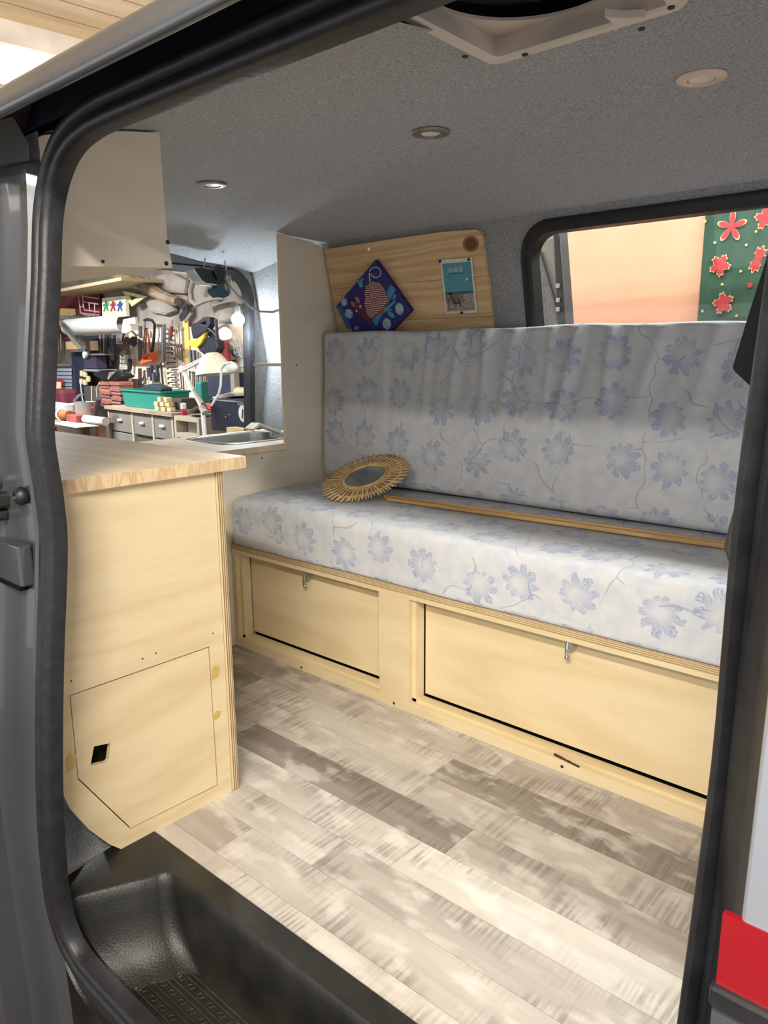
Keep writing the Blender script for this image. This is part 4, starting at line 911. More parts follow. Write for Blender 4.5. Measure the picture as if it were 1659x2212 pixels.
for i, pts in enumerate((((92, 690), (104, 655), (118, 632)), ((96, 700), (112, 660), (116, 640)))): rod('twisted_rope', pts, .008, CREAM, 'cream twisted rope hanging from the beam', 'rope', 'ropes below the beam', d=GD-.12)
arm = tg('jointed_bracket', 'grey green metal arm slanting down in front of the tools', 'bracket', 196, 770, 2.4)
rod('bar', ((112, 684), (136, 702), (160, 735), (190, 764)), .024, plain('arm_grey', (96, 96, 86), .5, .3), None, None, d=2.37, par=arm); rod('bar', ((134, 700), (172, 742), (186, 756)), .010, plain('arm_dark', (46, 46, 48), .5), None, None, d=2.35, par=arm)
MB(GM).tube([G(114, 686, 2.37), G(114, 686, 2.37)+Vector((0, GD-2.372, 0))], .02, 8).build('mount', plain('arm_grey', (96, 96, 86), .5, .3), arm)
rod('joint', ((182, 752), (190, 772)), .03, plain('arm_dark', (46, 46, 48), .5), None, None, d=2.36, par=arm)
c = G(186, 767, 2.32); MB(GM).lathe([(.026, 0), (.026, .02), (.010, .022)], 16, Matrix.Translation(c) @ Matrix.Rotation(math.pi/2, 4, 'X')).build('end_cap', plain('cap_pale', (170, 176, 160), .4), arm, smooth=40)
# metal hood
p0, p1 = G(149, 706, 2.50), G(272, 698, 2.50); hd_ = tg('lamp_hood', 'long half-round pale metal hood with a cut-out end plate', 'hood', 215, 722, 2.5)
m = MB(GM); e = (p1-p0); rws = []
for t in [i/8 for i in range(9)]:
    rws.append([p0+e*t+Vector((0, -.075*math.sin(a), .072*math.cos(a)-.004)) for a in [math.pi*k/12 for k in range(13)]])
m.grid(rws); m.build('hood', plain('hood_metal', (206, 204, 200), .35, .3), hd_, smooth=60)
flatg('end_plate', ((266, 690), (291, 685), (293, 699), (280, 700), (283, 714), (272, 720), (262, 718)), plain('hood_cream', (222, 212, 190), .5), d=2.46, th=.02, par=hd_)
# framed picture with three bright figures
pic = tg('picture', 'small cream picture with green, red and blue figures above the hood', 'picture', 246, 688, GD-.10)
flatg('panel', ((220, 644), (270, 639), (273, 683), (221, 688)), plain('pic_cream', (232, 224, 192), .6), d=GD-.12, th=.03, par=pic)
for cx_, cy_, cc_ in ((229, 660, (60, 140, 96)), (244, 660, (150, 50, 74)), (259, 660, (56, 70, 150))):
    mt = plain('pic_%d' % cc_[0], cc_, .6)
    flatg('figure', [(cx_-2, cy_-9), (cx_+3, cy_-10), (cx_+3, cy_-4), (cx_+7, cy_-7), (cx_+5, cy_), (cx_+3, cy_+3), (cx_+6, cy_+11), (cx_+3, cy_+12), (cx_, cy_+5), (cx_-3, cy_+13), (cx_-6, cy_+12), (cx_-3, cy_+3), (cx_-4, cy_-1), (cx_-7, cy_+3), (cx_-7, cy_-2), (cx_-3, cy_-4)], mt, d=GD-.122, th=.001, par=pic)
# hanging tools far left
for i, (x, y0, y1, w_, mt) in enumerate(((101, 718, 772, .012, STL), (107, 728, 760, .014, DST), (113, 724, 752, .012, GREY), (120, 722, 768, .012, STL), (126, 730, 762, .014, BRN), (131, 720, 756, .009, STL), (104, 764, 790, .012, STL), (137, 735, 764, .011, DST))):
    rod('chisel', ((x, y0), (x+1, y1)), w_, mt, ORD[i]+' worn hand tool in the crowded row below the dark red sheet', 'tool', 'tools hanging below the red panel', d=GD-.10)
boxg('small_box', 143, 737, 163, 755, GD-.30, GD-.20, CARD, 'pale brown small box tucked beside the metal arm', 'box')
for i, x in enumerate((97, 108)):
    rod('clamp', ((x, 790), (x+1, 764), (x+5, 759), (x+9, 764), (x+9, 786)), .009, WHT if i else plain('clamp_rw', (232, 210, 206), .5), 'white hooked clamp hanging beside the pillar', 'clamp', 'white hooked clamps', d=GD-.2)
# organiser
org = tg('parts_organiser', 'grey small-parts organiser with rows of little drawers', 'organiser', 145, 868, GD-.25)
boxg('case', 122, 792, 152, 868, GD-.24, GD-.05, plain('org_case', (60, 64, 76), .5), par=org)
for r in range(9):
    for c_ in range(4):
        x = 123+c_*7.2; y = 796+r*8.0; boxg('drawer', x, y, x+6.4, y+5.6, GD-.255, GD-.24, plain('org_drawer', (168, 178, 192), .35), par=org, bev=0)
boxg('navy_apron', 162, 760, 178, 866, GD-.20, GD-.16, NAVY, 'navy blue apron hanging beside the parts organiser', 'apron', bev=.01)
dk = tg('dark_shelf', 'dark shelf compartment between apron and hanging rods', 'shelf', 196, 800)
boxg('back', 180, 724, 210, 802, GD-.10, GD-.06, plain('shelf_back', (58, 54, 66), .8), par=dk); boxg('board', 180, 764, 211, 768, GD-.24, GD-.06, GREY, par=dk); boxg('board', 180, 798, 211, 802, GD-.24, GD-.06, GREY, par=dk)
boxg('dark_box', 182, 770, 206, 796, GD-.22, GD-.12, plain('box_plum', (66, 60, 84), .6), 'plum coloured box on the dark shelf', 'box')
boxg('red_clamp', 186, 738, 194, 758, GD-.22, GD-.15, BRN, 'rusty red clamp on the dark shelf', 'clamp'); boxg('wood_clamp', 194, 736, 200, 757, GD-.22, GD-.17, CREAM, 'cream wooden clamp jaw on the dark shelf', 'clamp')
for i, (x, y) in enumerate(((174, 800), (181, 802), (173, 817), (181, 819), (188, 812))):
    c = G(x+4, y+13, GD-.22); MB_ = MB(GM).lathe([(.020, 0), (.023, .004), (.023, .036), (.018, .042), (.020, .044), (.020, .054)], 14, Matrix.Translation(c)); tag(MB_.build('jar', plain('jar_cream', (206, 190, 150), .4), None, smooth=40), ORD[i]+' cream screw-top jar of the cluster above the grey case', 'jar', 'cream jars below the dark shelf')
boxg('tool_case', 184, 836, 214, 872, GD-.22, GD-.05, plain('case_dark', (92, 84, 78), .8), 'dull grey wooden case under the cream jars', 'case')
# rods hanging under the hood
for i, (x, y0, y1, r, mt) in enumerate(((216, 724, 770, .010, GREY), (220, 722, 792, .008, DST), (224, 722, 800, .010, STL), (229, 724, 780, .012, DST), (233, 724, 775, .010, BLK), (238, 722, 790, .010, DST), (243, 724, 778, .014, plain('rod_slate', (86, 88, 98), .5)), (248, 724, 770, .010, BLK), (236, 755, 776, .012, GREY))):
    rod('hanging_rod', ((x, y0), (x+(1 if i != 8 else 8), y1)), r, mt, ORD[i]+' slim hanging tool counted from the dark shelf under the long hood', 'tool', 'slim tools under the hood', d=GD-.09)
pou = tg('tool_pouch', 'black tool pouch lying above the brick stack', 'pouch', 232, 822, GD-.2)
flatg('body', ((198, 803), (220, 800), (262, 806), (264, 816), (250, 822), (222, 822), (202, 812)), BLK, d=GD-.24, th=.10, par=pou, bev=.02); flatg('flap', ((236, 803), (250, 803), (240, 812), (234, 820), (232, 818)), plain('flap_sage', (170, 172, 148), .7), d=GD-.25, th=.01, par=pou)
# bricks
bk = tg('brick_stack', 'stack of old reddish bricks beside the drawer cabinet', 'brick stack', 236, 880, GD-.3)
BRM = [mat('brick_a', (158, 98, 84), (128, 78, 68), 20, rough=.9), mat('brick_b', (176, 122, 100), (146, 96, 80), 20, rough=.9), mat('brick_c', (140, 96, 92), (112, 76, 76), 20, rough=.9)]
for r in range(8):
    for c_ in range(2):
        x0 = 213+c_*22+(r % 2)*2+r*.5; boxg('brick', x0, 826+r*6.6, x0+21, 826+r*6.6+5.7, GD-.34+.01*((r+c_) % 3), GD-.2, BRM[(r*2+c_) % 3], par=bk, bev=.004)
flatg('red_pouch', ((250, 820), (265, 818), (267, 836), (255, 838)), RED, 'bright red pouch hanging beside the hammer', 'pouch', d=GD-.12, th=.05, bev=.01)
# hammer, stapler, screwdriver, ear defenders
hm = tg('hammer', 'hammer with a brown wooden handle hanging above the green tray', 'hammer', 275, 845)
rod('handle', ((274, 812), (275, 846)), .014, BRN, None, None, d=GD-.08, par=hm); flatg('head', ((264, 810), (284, 810), (284, 814), (278, 817), (264, 816)), DST, d=GD-.10, th=.03, par=hm)
sd = tg('screwdriver', 'stout black-handled screwdriver beside the chrome pliers', 'screwdriver', 281, 800)
rod('handle', ((281, 776), (280, 798)), .020, BLK, None, None, d=GD-.07, par=sd); rod('shaft', ((282, 764), (281, 776)), .007, STL, None, None, d=GD-.07, par=sd)
pr_ = tg('pliers', 'chrome pliers hanging open above the black screwdriver', 'pliers', 272, 765)
for pts in (((260, 762), (272, 756), (278, 750)), ((262, 766), (274, 759), (283, 764)), ((276, 752), (280, 748), (283, 754))): rod('jaw', pts, .010, CHROME, None, None, d=GD-.07, par=pr_)
ed = tg('ear_defenders', 'navy and maroon ear defenders hanging under the hood', 'ear defenders', 285, 752)
for cx_, mt, n_ in ((288, NAVY, 'cup'), (275, plain('maroon_cup', (104, 42, 56), .5), 'cup')):
    c = G(cx_, 738, GD-.12); MB(GM).sphere(c, .042, 8, (.75, .8, 1)).build(n_, mt, ed, smooth=60)
rod('band', ((268, 745), (265, 732), (268, 720), (282, 712), (292, 722), (296, 734)), .008, BLK, None, None, d=GD-.10, par=ed)
bz = tg('drill_bit_board', 'small board of shiny drill bits above the pliers', 'drill bits', 268, 795)
for i in range(12): rod('drill_bit', ((258+3.1*(i % 4)+2, 768+9*(i//4)), (259+3.1*(i % 4)+2, 775+9*(i//4))), .005, CHROME, None, None, d=GD-.04, par=bz)
flatg('mounting', ((256, 765), (276, 765), (275, 798), (258, 798)), plain('bit_board', (206, 194, 178), .7), d=GD-.035, th=.012, par=bz)
for i, (x, y) in enumerate(((255, 738), (256, 745), (257, 752), (254, 732))): rod('hook_screw', ((x, y), (x+5, y+1)), .006, BRN, ORD[i]+' small brown hook beside the ear defenders', 'hook', 'hooks beside the ear defenders', d=GD-.04)
# saws
bs = tg('bow_saw', 'hacksaw with bright orange handle and black bow', 'hacksaw', 318, 790)
rod('frame', ((312, 692), (318, 690), (328, 692), (334, 700), (333, 724), (331, 744), (328, 760)), .012, BLK, None, None, d=GD-.10, par=bs); rod('blade', ((314, 694), (309, 752)), .004, DST, None, None, d=GD-.10, par=bs)
flatg('handle', ((302, 783), (306, 770), (318, 762), (331, 760), (330, 772), (328, 780), (314, 783), (303, 788)), ORG_, d=GD-.115, th=.035, par=bs, holes=(((310, 774), (318, 768), (325, 767), (324, 774), (314, 777)),), bev=.004)
hs = tg('long_pliers', 'long red-handled snips hanging inside the hacksaw bow', 'snips', 318, 790)
for pts in (((316, 712), (315, 740), (314, 764)), ((318, 712), (322, 738), (325, 762))): rod('handle', pts, .008, plain('snip_red', (150, 52, 54), .5), None, None, d=GD-.06, par=hs)
rod('jaw', ((317, 724), (316, 708)), .012, BLK, None, None, d=GD-.06, par=hs)
for i, pts in enumerate((((303, 704), (304, 730)), ((300, 732), (302, 780)), ((305, 735), (304, 776)))): rod('file', pts, .012 if i else .017, plain('file_slate', (70, 74, 84), .5), 'dark flat file hanging beside the hacksaw', 'file', 'dark files beside the hacksaw', d=GD-.06)
# chain, steel bars
ch = tg('chain', 'short bright steel chain hanging beside the long steel bar', 'chain', 344, 770)
for i in range(8):
    x, y = 343+1.0*math.sin(i*1.4), 712+i*7.2; p = G(x, y, GD-.05); dx = .006 if i % 2 else .011
    MB(GM).tube([p+Vector((dx*math.cos(t), 0, .016*math.sin(t))) for t in [k*math.pi/5 for k in range(10)]], .0035, 5, True).build('link', STL, ch, smooth=60)
rod('steel_bar', ((351, 706), (352, 782)), .012, STL, 'long bright steel bar hanging in the middle of the board', 'steel bar', d=GD-.07); rod('steel_tube', ((356, 700), (357, 780)), .009, plain('blue_steel', (120, 128, 142), .3, .7), 'long bluish steel tube hanging in the middle of the board', 'steel tube', d=GD-.06)
rod('ratchet', ((351, 780), (352, 788)), .014, CHROME, 'chrome ratchet head hanging below the steel bar', 'ratchet', d=GD-.06)
# row of hooked sockets / allen keys in one column
for i in range(14):
    y = 711+i*10.2+(2 if i > 5 else 0)*(i-5)*.25; x0 = 358+i*.55; w_ = 11 if i < 6 else 16
    k = tg('hex_key', ORD[i]+' angled steel key counted down the vertical key rack', 'hex key', x0, y, GD-.05, 'angled keys in the vertical rack')
    rod('stem', ((x0, y), (x0+w_, y-.5)), .0075-.0002*i, DST if i % 3 else STL, None, None, d=GD-.05, par=k); rod('hook', ((x0+(0 if i > 6 else w_), y), (x0+(0 if i > 6 else w_), y+4)), .0075, BLK if i < 7 else DST, None, None, d=GD-.05, par=k)
rs = tg('red_screwdriver', 'red-handled screwdriver pointing up beside the key rack', 'screwdriver', 370, 728)
rod('handle', ((371, 706), (368, 728)), .016, plain('sd_red', (140, 52, 56), .5), None, None, d=GD-.06, par=rs); rod('shaft', ((372, 692), (371, 706)), .005, STL, None, None, d=GD-.06, par=rs)
# spanners
def spanner(x0, y0, x1, y1, w_, mt, label, group, d=GD-.045, name='spanner'):
    p, q = G(x0, y0, d), G(x1, y1, d); ax = (q-p); L = ax.length; ax.normalize(); sd_ = Vector((ax.z, 0, -ax.x)); h = w_
    out = [(h*.45, 0), (h*1.1, -h*.6), (h*1.1, -h*1.6), (h*.45, -h*1.9), (h*.4, -h*1.0), (-h*.4, -h*1.0), (-h*.45, -h*1.9), (-h*1.1, -h*1.6), (-h*1.1, -h*.6), (-h*.45, 0)]
    bot = [(-h*.4, L), (-h, L+h*.5), (-h, L+h*1.3), (-h*.4, L+h*1.8), (h*.4, L+h*1.8), (h, L+h*1.3), (h, L+h*.5), (h*.4, L)]
    pts = out+bot; M_ = lambda u, v: p+sd_*u+ax*v
    o = MB(GM).plate([pts], lambda u, v: M_(u, v), lambda u, v: M_(u, v)+Vector((0, .008, 0))).build(name, mt, None); return tag(o, label, 'spanner', group)
for x, y0, y1, w_ in ((377, 716, 742, .012), (386, 714, 744, .014), (394, 714, 752, .014)): spanner(x, y0, x+1.5, y1, w_, STL, 'long pale steel spanner hanging beside the key rack', 'long spanners beside the key rack')
for i in range(4): spanner(377+i*4.6, 748+i*.6, 379.5+i*4.8, 766+i*3.2, .013, CHROME, ORD[i]+' short bright spanner of the fanned set counted towards the pine batten', 'fanned short spanners')
for i, (x, y0, y1) in enumerate(((377, 806, 832), (380, 806, 834), (389, 806, 836), (394, 808, 846))): spanner(x, y0, x+2.5, y1, .009, STL if i < 2 else DST, ORD[i]+' thin spanner below the fanned set counted from the key rack', 'thin spanners below the fanned set')
for i in range(9): spanner(409+i*4.6+(i % 2), 806+(i % 3), 411+i*4.0, 842+3*(i % 3), .0095, STL if i % 2 else DST, ORD[i]+' narrow spanner counted from the pine batten behind the desk lamp arm', 'narrow spanners behind the desk lamp')
for i, (x, y0, y1, r) in enumerate(((409, 758, 786, .010), (413, 756, 790, .010), (417, 757, 784, .009), (421, 757, 786, .010), (425, 760, 782, .008))): rod('punch', ((x, y0), (x+2, y1)), r, DST if i % 2 else STL, ORD[i]+' steel punch under the face shield counted from the pine batten', 'punch', 'punches under the face shield', d=GD-.05)
# lower left of the board
pn = tg('pincers', 'dark pincers hanging above the green tray', 'pincers', 312, 836)
for pts in (((307, 822), (312, 812), (313, 800)), ((315, 830), (314, 815), (312, 802))): rod('leg', pts, .007, DST, None, None, d=GD-.05, par=pn)
for i, (x0, y0, x1, y1, r, mt) in enumerate(((302, 796, 303, 835, .016, DST), (320, 794, 322, 814, .016, plain('knife_dark', (66, 48, 48), .5)), (328, 790, 327, 822, .014, NAVY), (333, 804, 336, 826, .012, NAVY), (330, 806, 331, 830, .009, STL), (341, 788, 342, 826, .014, BLK), (345, 796, 350, 832, .007, STL), (347, 784, 353, 836, .008, BLK), (343, 824, 352, 834, .006, DST))):
    rod('knife', ((x0, y0), (x1, y1)), r, mt, ORD[i]+' blade counted from the dark files towards the key rack', 'blade', 'dark blades beside the key rack', d=GD-.06)
# face shield
fs = tg('face_shield', 'black face shield with a yellow brow guard hanging on the board', 'face shield', 445, 765)
flatg('visor', ((420, 742), (442, 716), (452, 728), (468, 738), (470, 752), (462, 766), (448, 772), (432, 760)), mat('visor_dark', (52, 56, 66), (36, 40, 50), 8, rough=.3), d=GD-.18, th=.06, par=fs, bev=.01)
flatg('brow_guard', ((405, 734), (416, 735), (428, 730), (436, 724), (442, 718), (440, 730), (432, 744), (424, 751), (414, 750), (407, 744)), YEL, d=GD-.20, th=.03, par=fs, bev=.004)
flatg('harness', ((411, 700), (424, 696), (440, 684), (452, 686), (454, 700), (446, 714), (434, 722), (416, 732), (413, 716)), BLK, d=GD-.16, th=.05, par=fs, holes=(((433, 699), (444, 694), (443, 702)),), bev=.006)
rod('strap', ((466, 690), (468, 712), (470, 740)), .012, plain('strap_blue', (56, 62, 82), .6), None, None, d=GD-.15, par=fs); rod('strap', ((446, 706), (462, 718), (469, 726)), .010, BLK, None, None, d=GD-.15, par=fs)
flatg('black_pennant', ((386, 683), (396, 668), (404, 656), (406, 676), (396, 690), (390, 694)), BLK, 'shiny black foil corner stuck above the tool board', 'foil', d=GD-.07, th=.01)
# right part
fn = tg('red_funnel', 'red funnel hanging beside the glowing bulb', 'funnel', 486, 785)
c = G(488, 784, GD-.10); MB(GM).lathe([(.045, 0), (.03, .05), (.014, .13), (.009, .24)], 16, Matrix.Translation(c)).build('cone', plain('funnel_red', (196, 70, 88), .5), fn, smooth=50)
rod('handle', ((482, 738), (480, 748), (483, 760)), .005, plain('funnel_red', (196, 70, 88), .5), None, None, d=GD-.12, par=fn)
for i, (pts, mt) in enumerate(((((492, 758), (508, 752), (507, 762), (498, 764)), STL), (((488, 782), (508, 776), (508, 780), (490, 786)), DST), (((500, 762), (507, 756), (508, 770), (502, 768)), NAVY))): flatg('scraper', pts, mt, 'small scraper hanging beside the red funnel', 'scraper', 'scrapers beside the red funnel', d=GD-.05)
for i in range(6): rod('wire_coil', [(512+8*math.cos(t+i)+i*.6, 745+(18+i*2)*math.sin(t)) for t in [k*.45 for k in range(9)]], .003, plain('wire_pale', (196, 200, 204), .5), 'loose pale wire hanging at the window edge', 'wire', 'loose wires at the window edge', d=GD-.06)
boxg('paper_note', 517, 771, 532, 793, GD-.03, GD-.022, PAPER, 'blank white paper sheet pinned at the end of the board', 'paper')
boxg('navy_case', 450, 806, 516, 856, GD-.25, GD-.12, NAVY, 'dark blue upright case behind the desk lamp', 'case'); boxg('grey_post', 499, 800, 505, 855, GD-.30, GD-.26, GREY, 'grey post standing in front of the dark blue case', 'post')
# ---- bench with drawers
BD = 2.40
cab_ = tg('drawer_cabinet', 'old grey workbench cabinet with pale frame and small chrome handles', 'drawer cabinet', 300, 960, BD)
def bq(x, y, dd=BD): return G(x, y, dd)
zt = bq(300, 884).z; al, ar = bq(234, 900).x, bq(374, 900).x
MB(GM).box(al-.02, ar+.02, BD-.02, GD-.03, zt-.025, zt).build('top', mat('bench_top', (162, 148, 128), (128, 114, 98), 9, rough=.8), cab_)
MB(GM).box(al, ar, BD+.02, GD-.04, -.57, zt-.026).build('carcass', plain('carcass', (84, 78, 72), .8), cab_)
colx = [bq(x, 910).x for x in (236, 286, 330, 372)]
for x in colx: MB(GM).box(x-.014, x+.014, BD-.002, BD+.03, -.57, zt-.026).build('frame_post', DGREY2, cab_)
for k in range(3):
    for r in range(4):
        if k == 1 and r == 1: continue
        z1 = zt-.035-r*.168; z0 = z1-.158
        dr = MB(GM).box(colx[k]+.018, colx[k+1]-.018, BD+.002, BD+.02, z0, z1).build('drawer', DGREY, cab_, bevel=.003)
        xm = (colx[k]+colx[k+1])/2; MB(GM).box(xm-.035, xm+.035, BD-.014, BD+.002, z1-.075, z1-.058).build('handle', WHT, dr, bevel=.003)
os_ = tg('open_shelf', 'open pale wooden shelf unit beside the drawer cabinet', 'shelf unit', 400, 960, BD)
a0, a1 = ar+.03, bq(432, 905).x; zt2 = bq(400, 900).z
for nm, bx in (('top', (a0, a1, zt2-.03, zt2)), ('side', (a0, a0+.03, -.57, zt2-.03)), ('side', (a1-.03, a1, -.57, zt2-.03)), ('shelf', (a0+.03, a1-.03, bq(400, 936).z-.03, bq(400, 936).z))): MB(GM).box(bx[0], bx[1], BD-.01, GD-.05, bx[2], bx[3]).build(nm, DGREY2, os_)
zs_ = bq(400, 936).z+.001; tag(MB(GM).box(a0+.08, a1-.06, BD+.05, BD+.25, zs_, zs_+.07).build('machine', GREY, None, bevel=.006), 'grey machine on the open shelf', 'machine'); tag(MB(GM).box(a0+.12, a1-.07, BD+.06, BD+.2, zs_+.071, zs_+.12).build('blue_box', NAVY, None, bevel=.004), 'dark blue box lying on the grey machine', 'box')
# things on the bench
gt = tg('green_tray', 'sea green plastic tray full of odds and ends on the drawer cabinet', 'tray', 305, 878, BD+.1)
p, q = bq(264, 878, BD+.06), bq(346, 846, BD+.06); z0, z1 = zt+.002, q.z
m = MB(GM); A = [rrect(p.x+i, q.x-i, BD+.06+i, BD+.30-i, .02, 4) for i in (.012, 0, -.012, -.012, .004, .016)]
m.grid([[(x, y, z) for x, y in a] for a, z in zip(A, (z0, z1-.015, z1-.012, z1, z1, z0+.006))], True); n_ = len(A[0]); m.f.append(list(range(n_))); m.f.append([5*n_+i for i in range(n_)]); m.build('tray', GREEN, gt, smooth=40)
flatg('net_bag', ((304, 846), (308, 832), (324, 829), (344, 836), (348, 842), (346, 848)), plain('net_dark', (30, 48, 54), .9), 'dark net bag heaped in the green tray', 'bag', d=BD+.14, th=.10, bev=.02)
for i, (x, y, w_, h_) in enumerate(((332, 871, 10, 6), (343, 872, 9, 7), (353, 872, 10, 7), (334, 878, 9, 7), (345, 880, 11, 6), (357, 880, 9, 6), (340, 865, 8, 6), (352, 866, 7, 6))):
    p = bq(x, y, BD+.02); s_ = unit(x, y, BD+.02); zz = zt+.002+(.0 if i in (3, 4, 5) else .034 if i < 3 else .068)
    tag(MB(GM).box(p.x, p.x+w_*s_*.8, BD+.02+.006*(i % 3), BD+.07, zz, zz+.030).build('wood_offcut', CREAM if i % 2 else TAN, None, bevel=.002), ('tan' if i % 2 == 0 else 'cream')+' wood offcut in the '+('bottom' if i in (3, 4, 5) else 'middle' if i < 3 else 'top')+' layer of the pile beside the green tray', 'offcut', 'wood offcuts on the bench')
boxg('dark_caddy', 371, 862, 391, 884, BD+.10, BD+.25, plain('caddy_brown', (70, 60, 54), .7), 'dark brown wooden caddy beside the offcuts', 'caddy')
cn = tg('spray_can', 'small white and red can standing on the open shelf', 'can', 396, 888, BD+.05)
c = bq(397, 888, BD+.05); c.z = zt2+.001; MB(GM).lathe([(.022, 0), (.022, .045)], 16, Matrix.Translation(c)).build('body', RED, cn, smooth=40); MB(GM).lathe([(.020, .045), (.020, .08), (.012, .084)], 16, Matrix.Translation(c)).build('cap', WHT, cn, smooth=40)
c = bq(411, 885, BD+.2); c.z = zt2+.001
tag(MB(GM).box(c.x-.045, c.x+.045, BD+.27, BD+.37, c.z, c.z+.22).build('green_bottle', GREEN, None, bevel=.02, seg=3), 'upright sea green canister behind the desk lamp', 'canister')
flatg('plane_sole', ((390, 884), (408, 886), (432, 872), (438, 876), (420, 888), (414, 894), (404, 890)), plain('plane_dark', (74, 58, 58), .5), 'dark hand plane lying on the shelf unit', 'hand plane', d=BD-.01, th=.06, bev=.008)
boxg('tape_reel', 444, 872, 458, 884, BD+.02, BD+.10, plain('reel_red', (210, 74, 80), .5), 'red tape reel beside the black cabinet', 'tape reel')
# desk lamp
LD = 2.24
dl = tg('desk_lamp', 'white jointed desk lamp on a tall post in front of the workbench', 'desk lamp', 442, 950, LD)
rod('post', ((438, 886), (440, 915), (443, 950), (446, 1000), (450, 1080), (452, 1140)), .014, WHT, None, None, d=LD, par=dl); rod('joint', ((436, 880), (443, 892)), .022, plain('joint_grey', (190, 186, 176), .4), None, None, d=LD, par=dl)
rod('lower_arm', ((440, 886), (412, 834), (394, 798)), .015, WHT, None, None, d=LD, par=dl); rod('spring_arm', ((438, 872), (418, 842)), .012, plain('spring_grey', (188, 186, 178), .4, .5), None, None, d=LD-.03, par=dl)
for y in (0, 5): rod('upper_arm', ((393, 797+y), (418, 784+y), (446, 771+y*.4)), .009, WHT, None, None, d=LD, par=dl)
rod('elbow', ((391, 794), (397, 804)), .020, WHT, None, None, d=LD, par=dl)
c = G(464, 809, LD); MB(GM).lathe([(.115, 0), (.108, .02), (.085, .07), (.055, .11), (.035, .125)], 24, Matrix.Translation(c) @ Matrix.Rotation(-.12, 4, 'Y'), False).build('shade', plain('shade_cream', (226, 224, 206), .4), dl, smooth=50)
c2 = G(459, 784, LD); MB(GM).lathe([(.036, 0), (.034, .06), (.02, .075)], 16, Matrix.Translation(c2+Vector((0, 0, -.03)))).build('socket', BLK, dl, smooth=40)
rod('white_cable', ((500, 783), (486, 786), (478, 796), (477, 830), (473, 850), (457, 876)), .007, WHT, 'white cable hanging down from the desk lamp', 'cable', d=LD-.05)
pb_ = G(498, 794, LD+.05); tag(MB(GM).sphere(pb_, .06, 8, (1.1, .6, .6)).build('plastic_bag', plain('bag_clear', (226, 228, 228), .3), None, smooth=60), 'crumpled clear plastic bag behind the white cable', 'bag')
# black cabinet with dial
bkc = tg('black_cabinet', 'black machine cabinet with a round white dial on the bench', 'machine cabinet', 500, 925, BD-.1)
p, q = G(456, 928, BD-.1), G(560, 869, BD-.1); MB(GM).box(p.x, q.x, BD-.1, BD+.3, p.z, q.z).build('case', mat('case_navy', (30, 36, 58), (22, 26, 42), 9, rough=.4), bkc, bevel=.01)
c = G(527, 893, BD-.105); MB(GM).lathe([(.050, 0), (.050, .006), (.046, .008)], 28, Matrix.Translation(c) @ Matrix.Rotation(math.pi/2, 4, 'X') @ Matrix.Scale(1, 4)).build('dial', PAPER, bkc, smooth=40)
Mq = Matrix.Translation(c+Vector((0, -.010, 0))) @ Matrix.Rotation(.25, 4, 'Y'); MB(GM).box(-.004, .004, -.002, .0, -.028, .026, Mq).build('dial_hand', BLK, bkc)
for x, y in ((488, 901), (496, 896)): MB(GM).sphere(G(x, y, BD-.102), .006, 6).build('screw', CHROME, bkc)
MB(GM).box(G(517, 870, BD-.1).x, q.x, BD-.112, BD-.1, G(517, 875, BD-.1).z, G(517, 870, BD-.1).z).build('handle', STL, bkc)
p = G(450, 942, BD-.1); ztb = G(456, 928, BD-.1).z-.001; aL, aR = G(462, 930, BD-.24).x, G(556, 930, BD-.1).x
stb = thing('side_table', 'pale wooden stand carrying the black machine cabinet', 'stand', ((aL+aR)/2, BD, -.57), None, None, GM)
MB(GM).box(aL, aR, BD-.24, BD+.35, ztb-.03, ztb).build('top', DGREY2, stb)
for x_ in (aL+.04, aR-.04):
    for y_ in (BD-.2, BD+.31): MB(GM).box(x_-.025, x_+.025, y_-.025, y_+.025, -.57, ztb-.03).build('leg', DGREY2, stb)
tag(MB(GM).box(G(496, 930, BD-.2).x, G(540, 930, BD-.2).x, BD-.22, BD-.16, ztb+.001, ztb+.05).build('plank_edge', TAN, None), 'tan plank standing in front of the black machine cabinet', 'plank')
flatg('paper_heap', ((458, 863), (470, 854), (492, 848), (506, 851), (508, 856), (478, 861), (470, 865)), PAPER, 'crumpled pale paper lying on the black machine cabinet', 'paper', d=BD, th=.12, bev=.01)
c = G(514, 848, BD+.16); tag(MB(GM).tube([c, c+Vector((.3, 0, .0))], .036, 14).build('yellow_roll', plain('roll_yellow', (226, 186, 110), .6), None, smooth=40), 'yellow roll lying on the black machine cabinet', 'roll')
# ---- left work table
TD = 1.88
tt = tg('work_table', 'wooden work table covered in paper beside the drawer cabinet', 'table', 160, 950, TD)
p, q = G(60, 925, TD), G(240, 925, TD+.49); TI = TD+.10; ztab = G(200, 930, TD).z
MB(GM).box(p.x, q.x, TD-.02, TD+.49, ztab-.04, ztab).build('top', mat('table_wood', (170, 128, 90), (130, 92, 62), 10, rough=.7), tt)
for x in (p.x+.06, q.x-.06): MB(GM).box(x-.03, x+.03, TD+.02, TD+.08, -.57, ztab-.04).build('leg', BRN, tt)
for x in (p.x+.06, q.x-.06): MB(GM).box(x-.03, x+.03, TD+.40, TD+.46, -.57, ztab-.04).build('leg', BRN, tt)
def ontab(x0, x1, h, d0, d1): a, b = G(x0, 920, d0), G(x1, 920, d0); return (a.x, b.x, d0, d1, ztab+.001, ztab+.001+h)
m = MB(GM); a_, b_, d0, d1, z0, z1 = ontab(92, 138, .10, TD+.24, TD+.34); sl = [(0, 0), (-.012, .1), (-.003, .1), (.012, .012)]
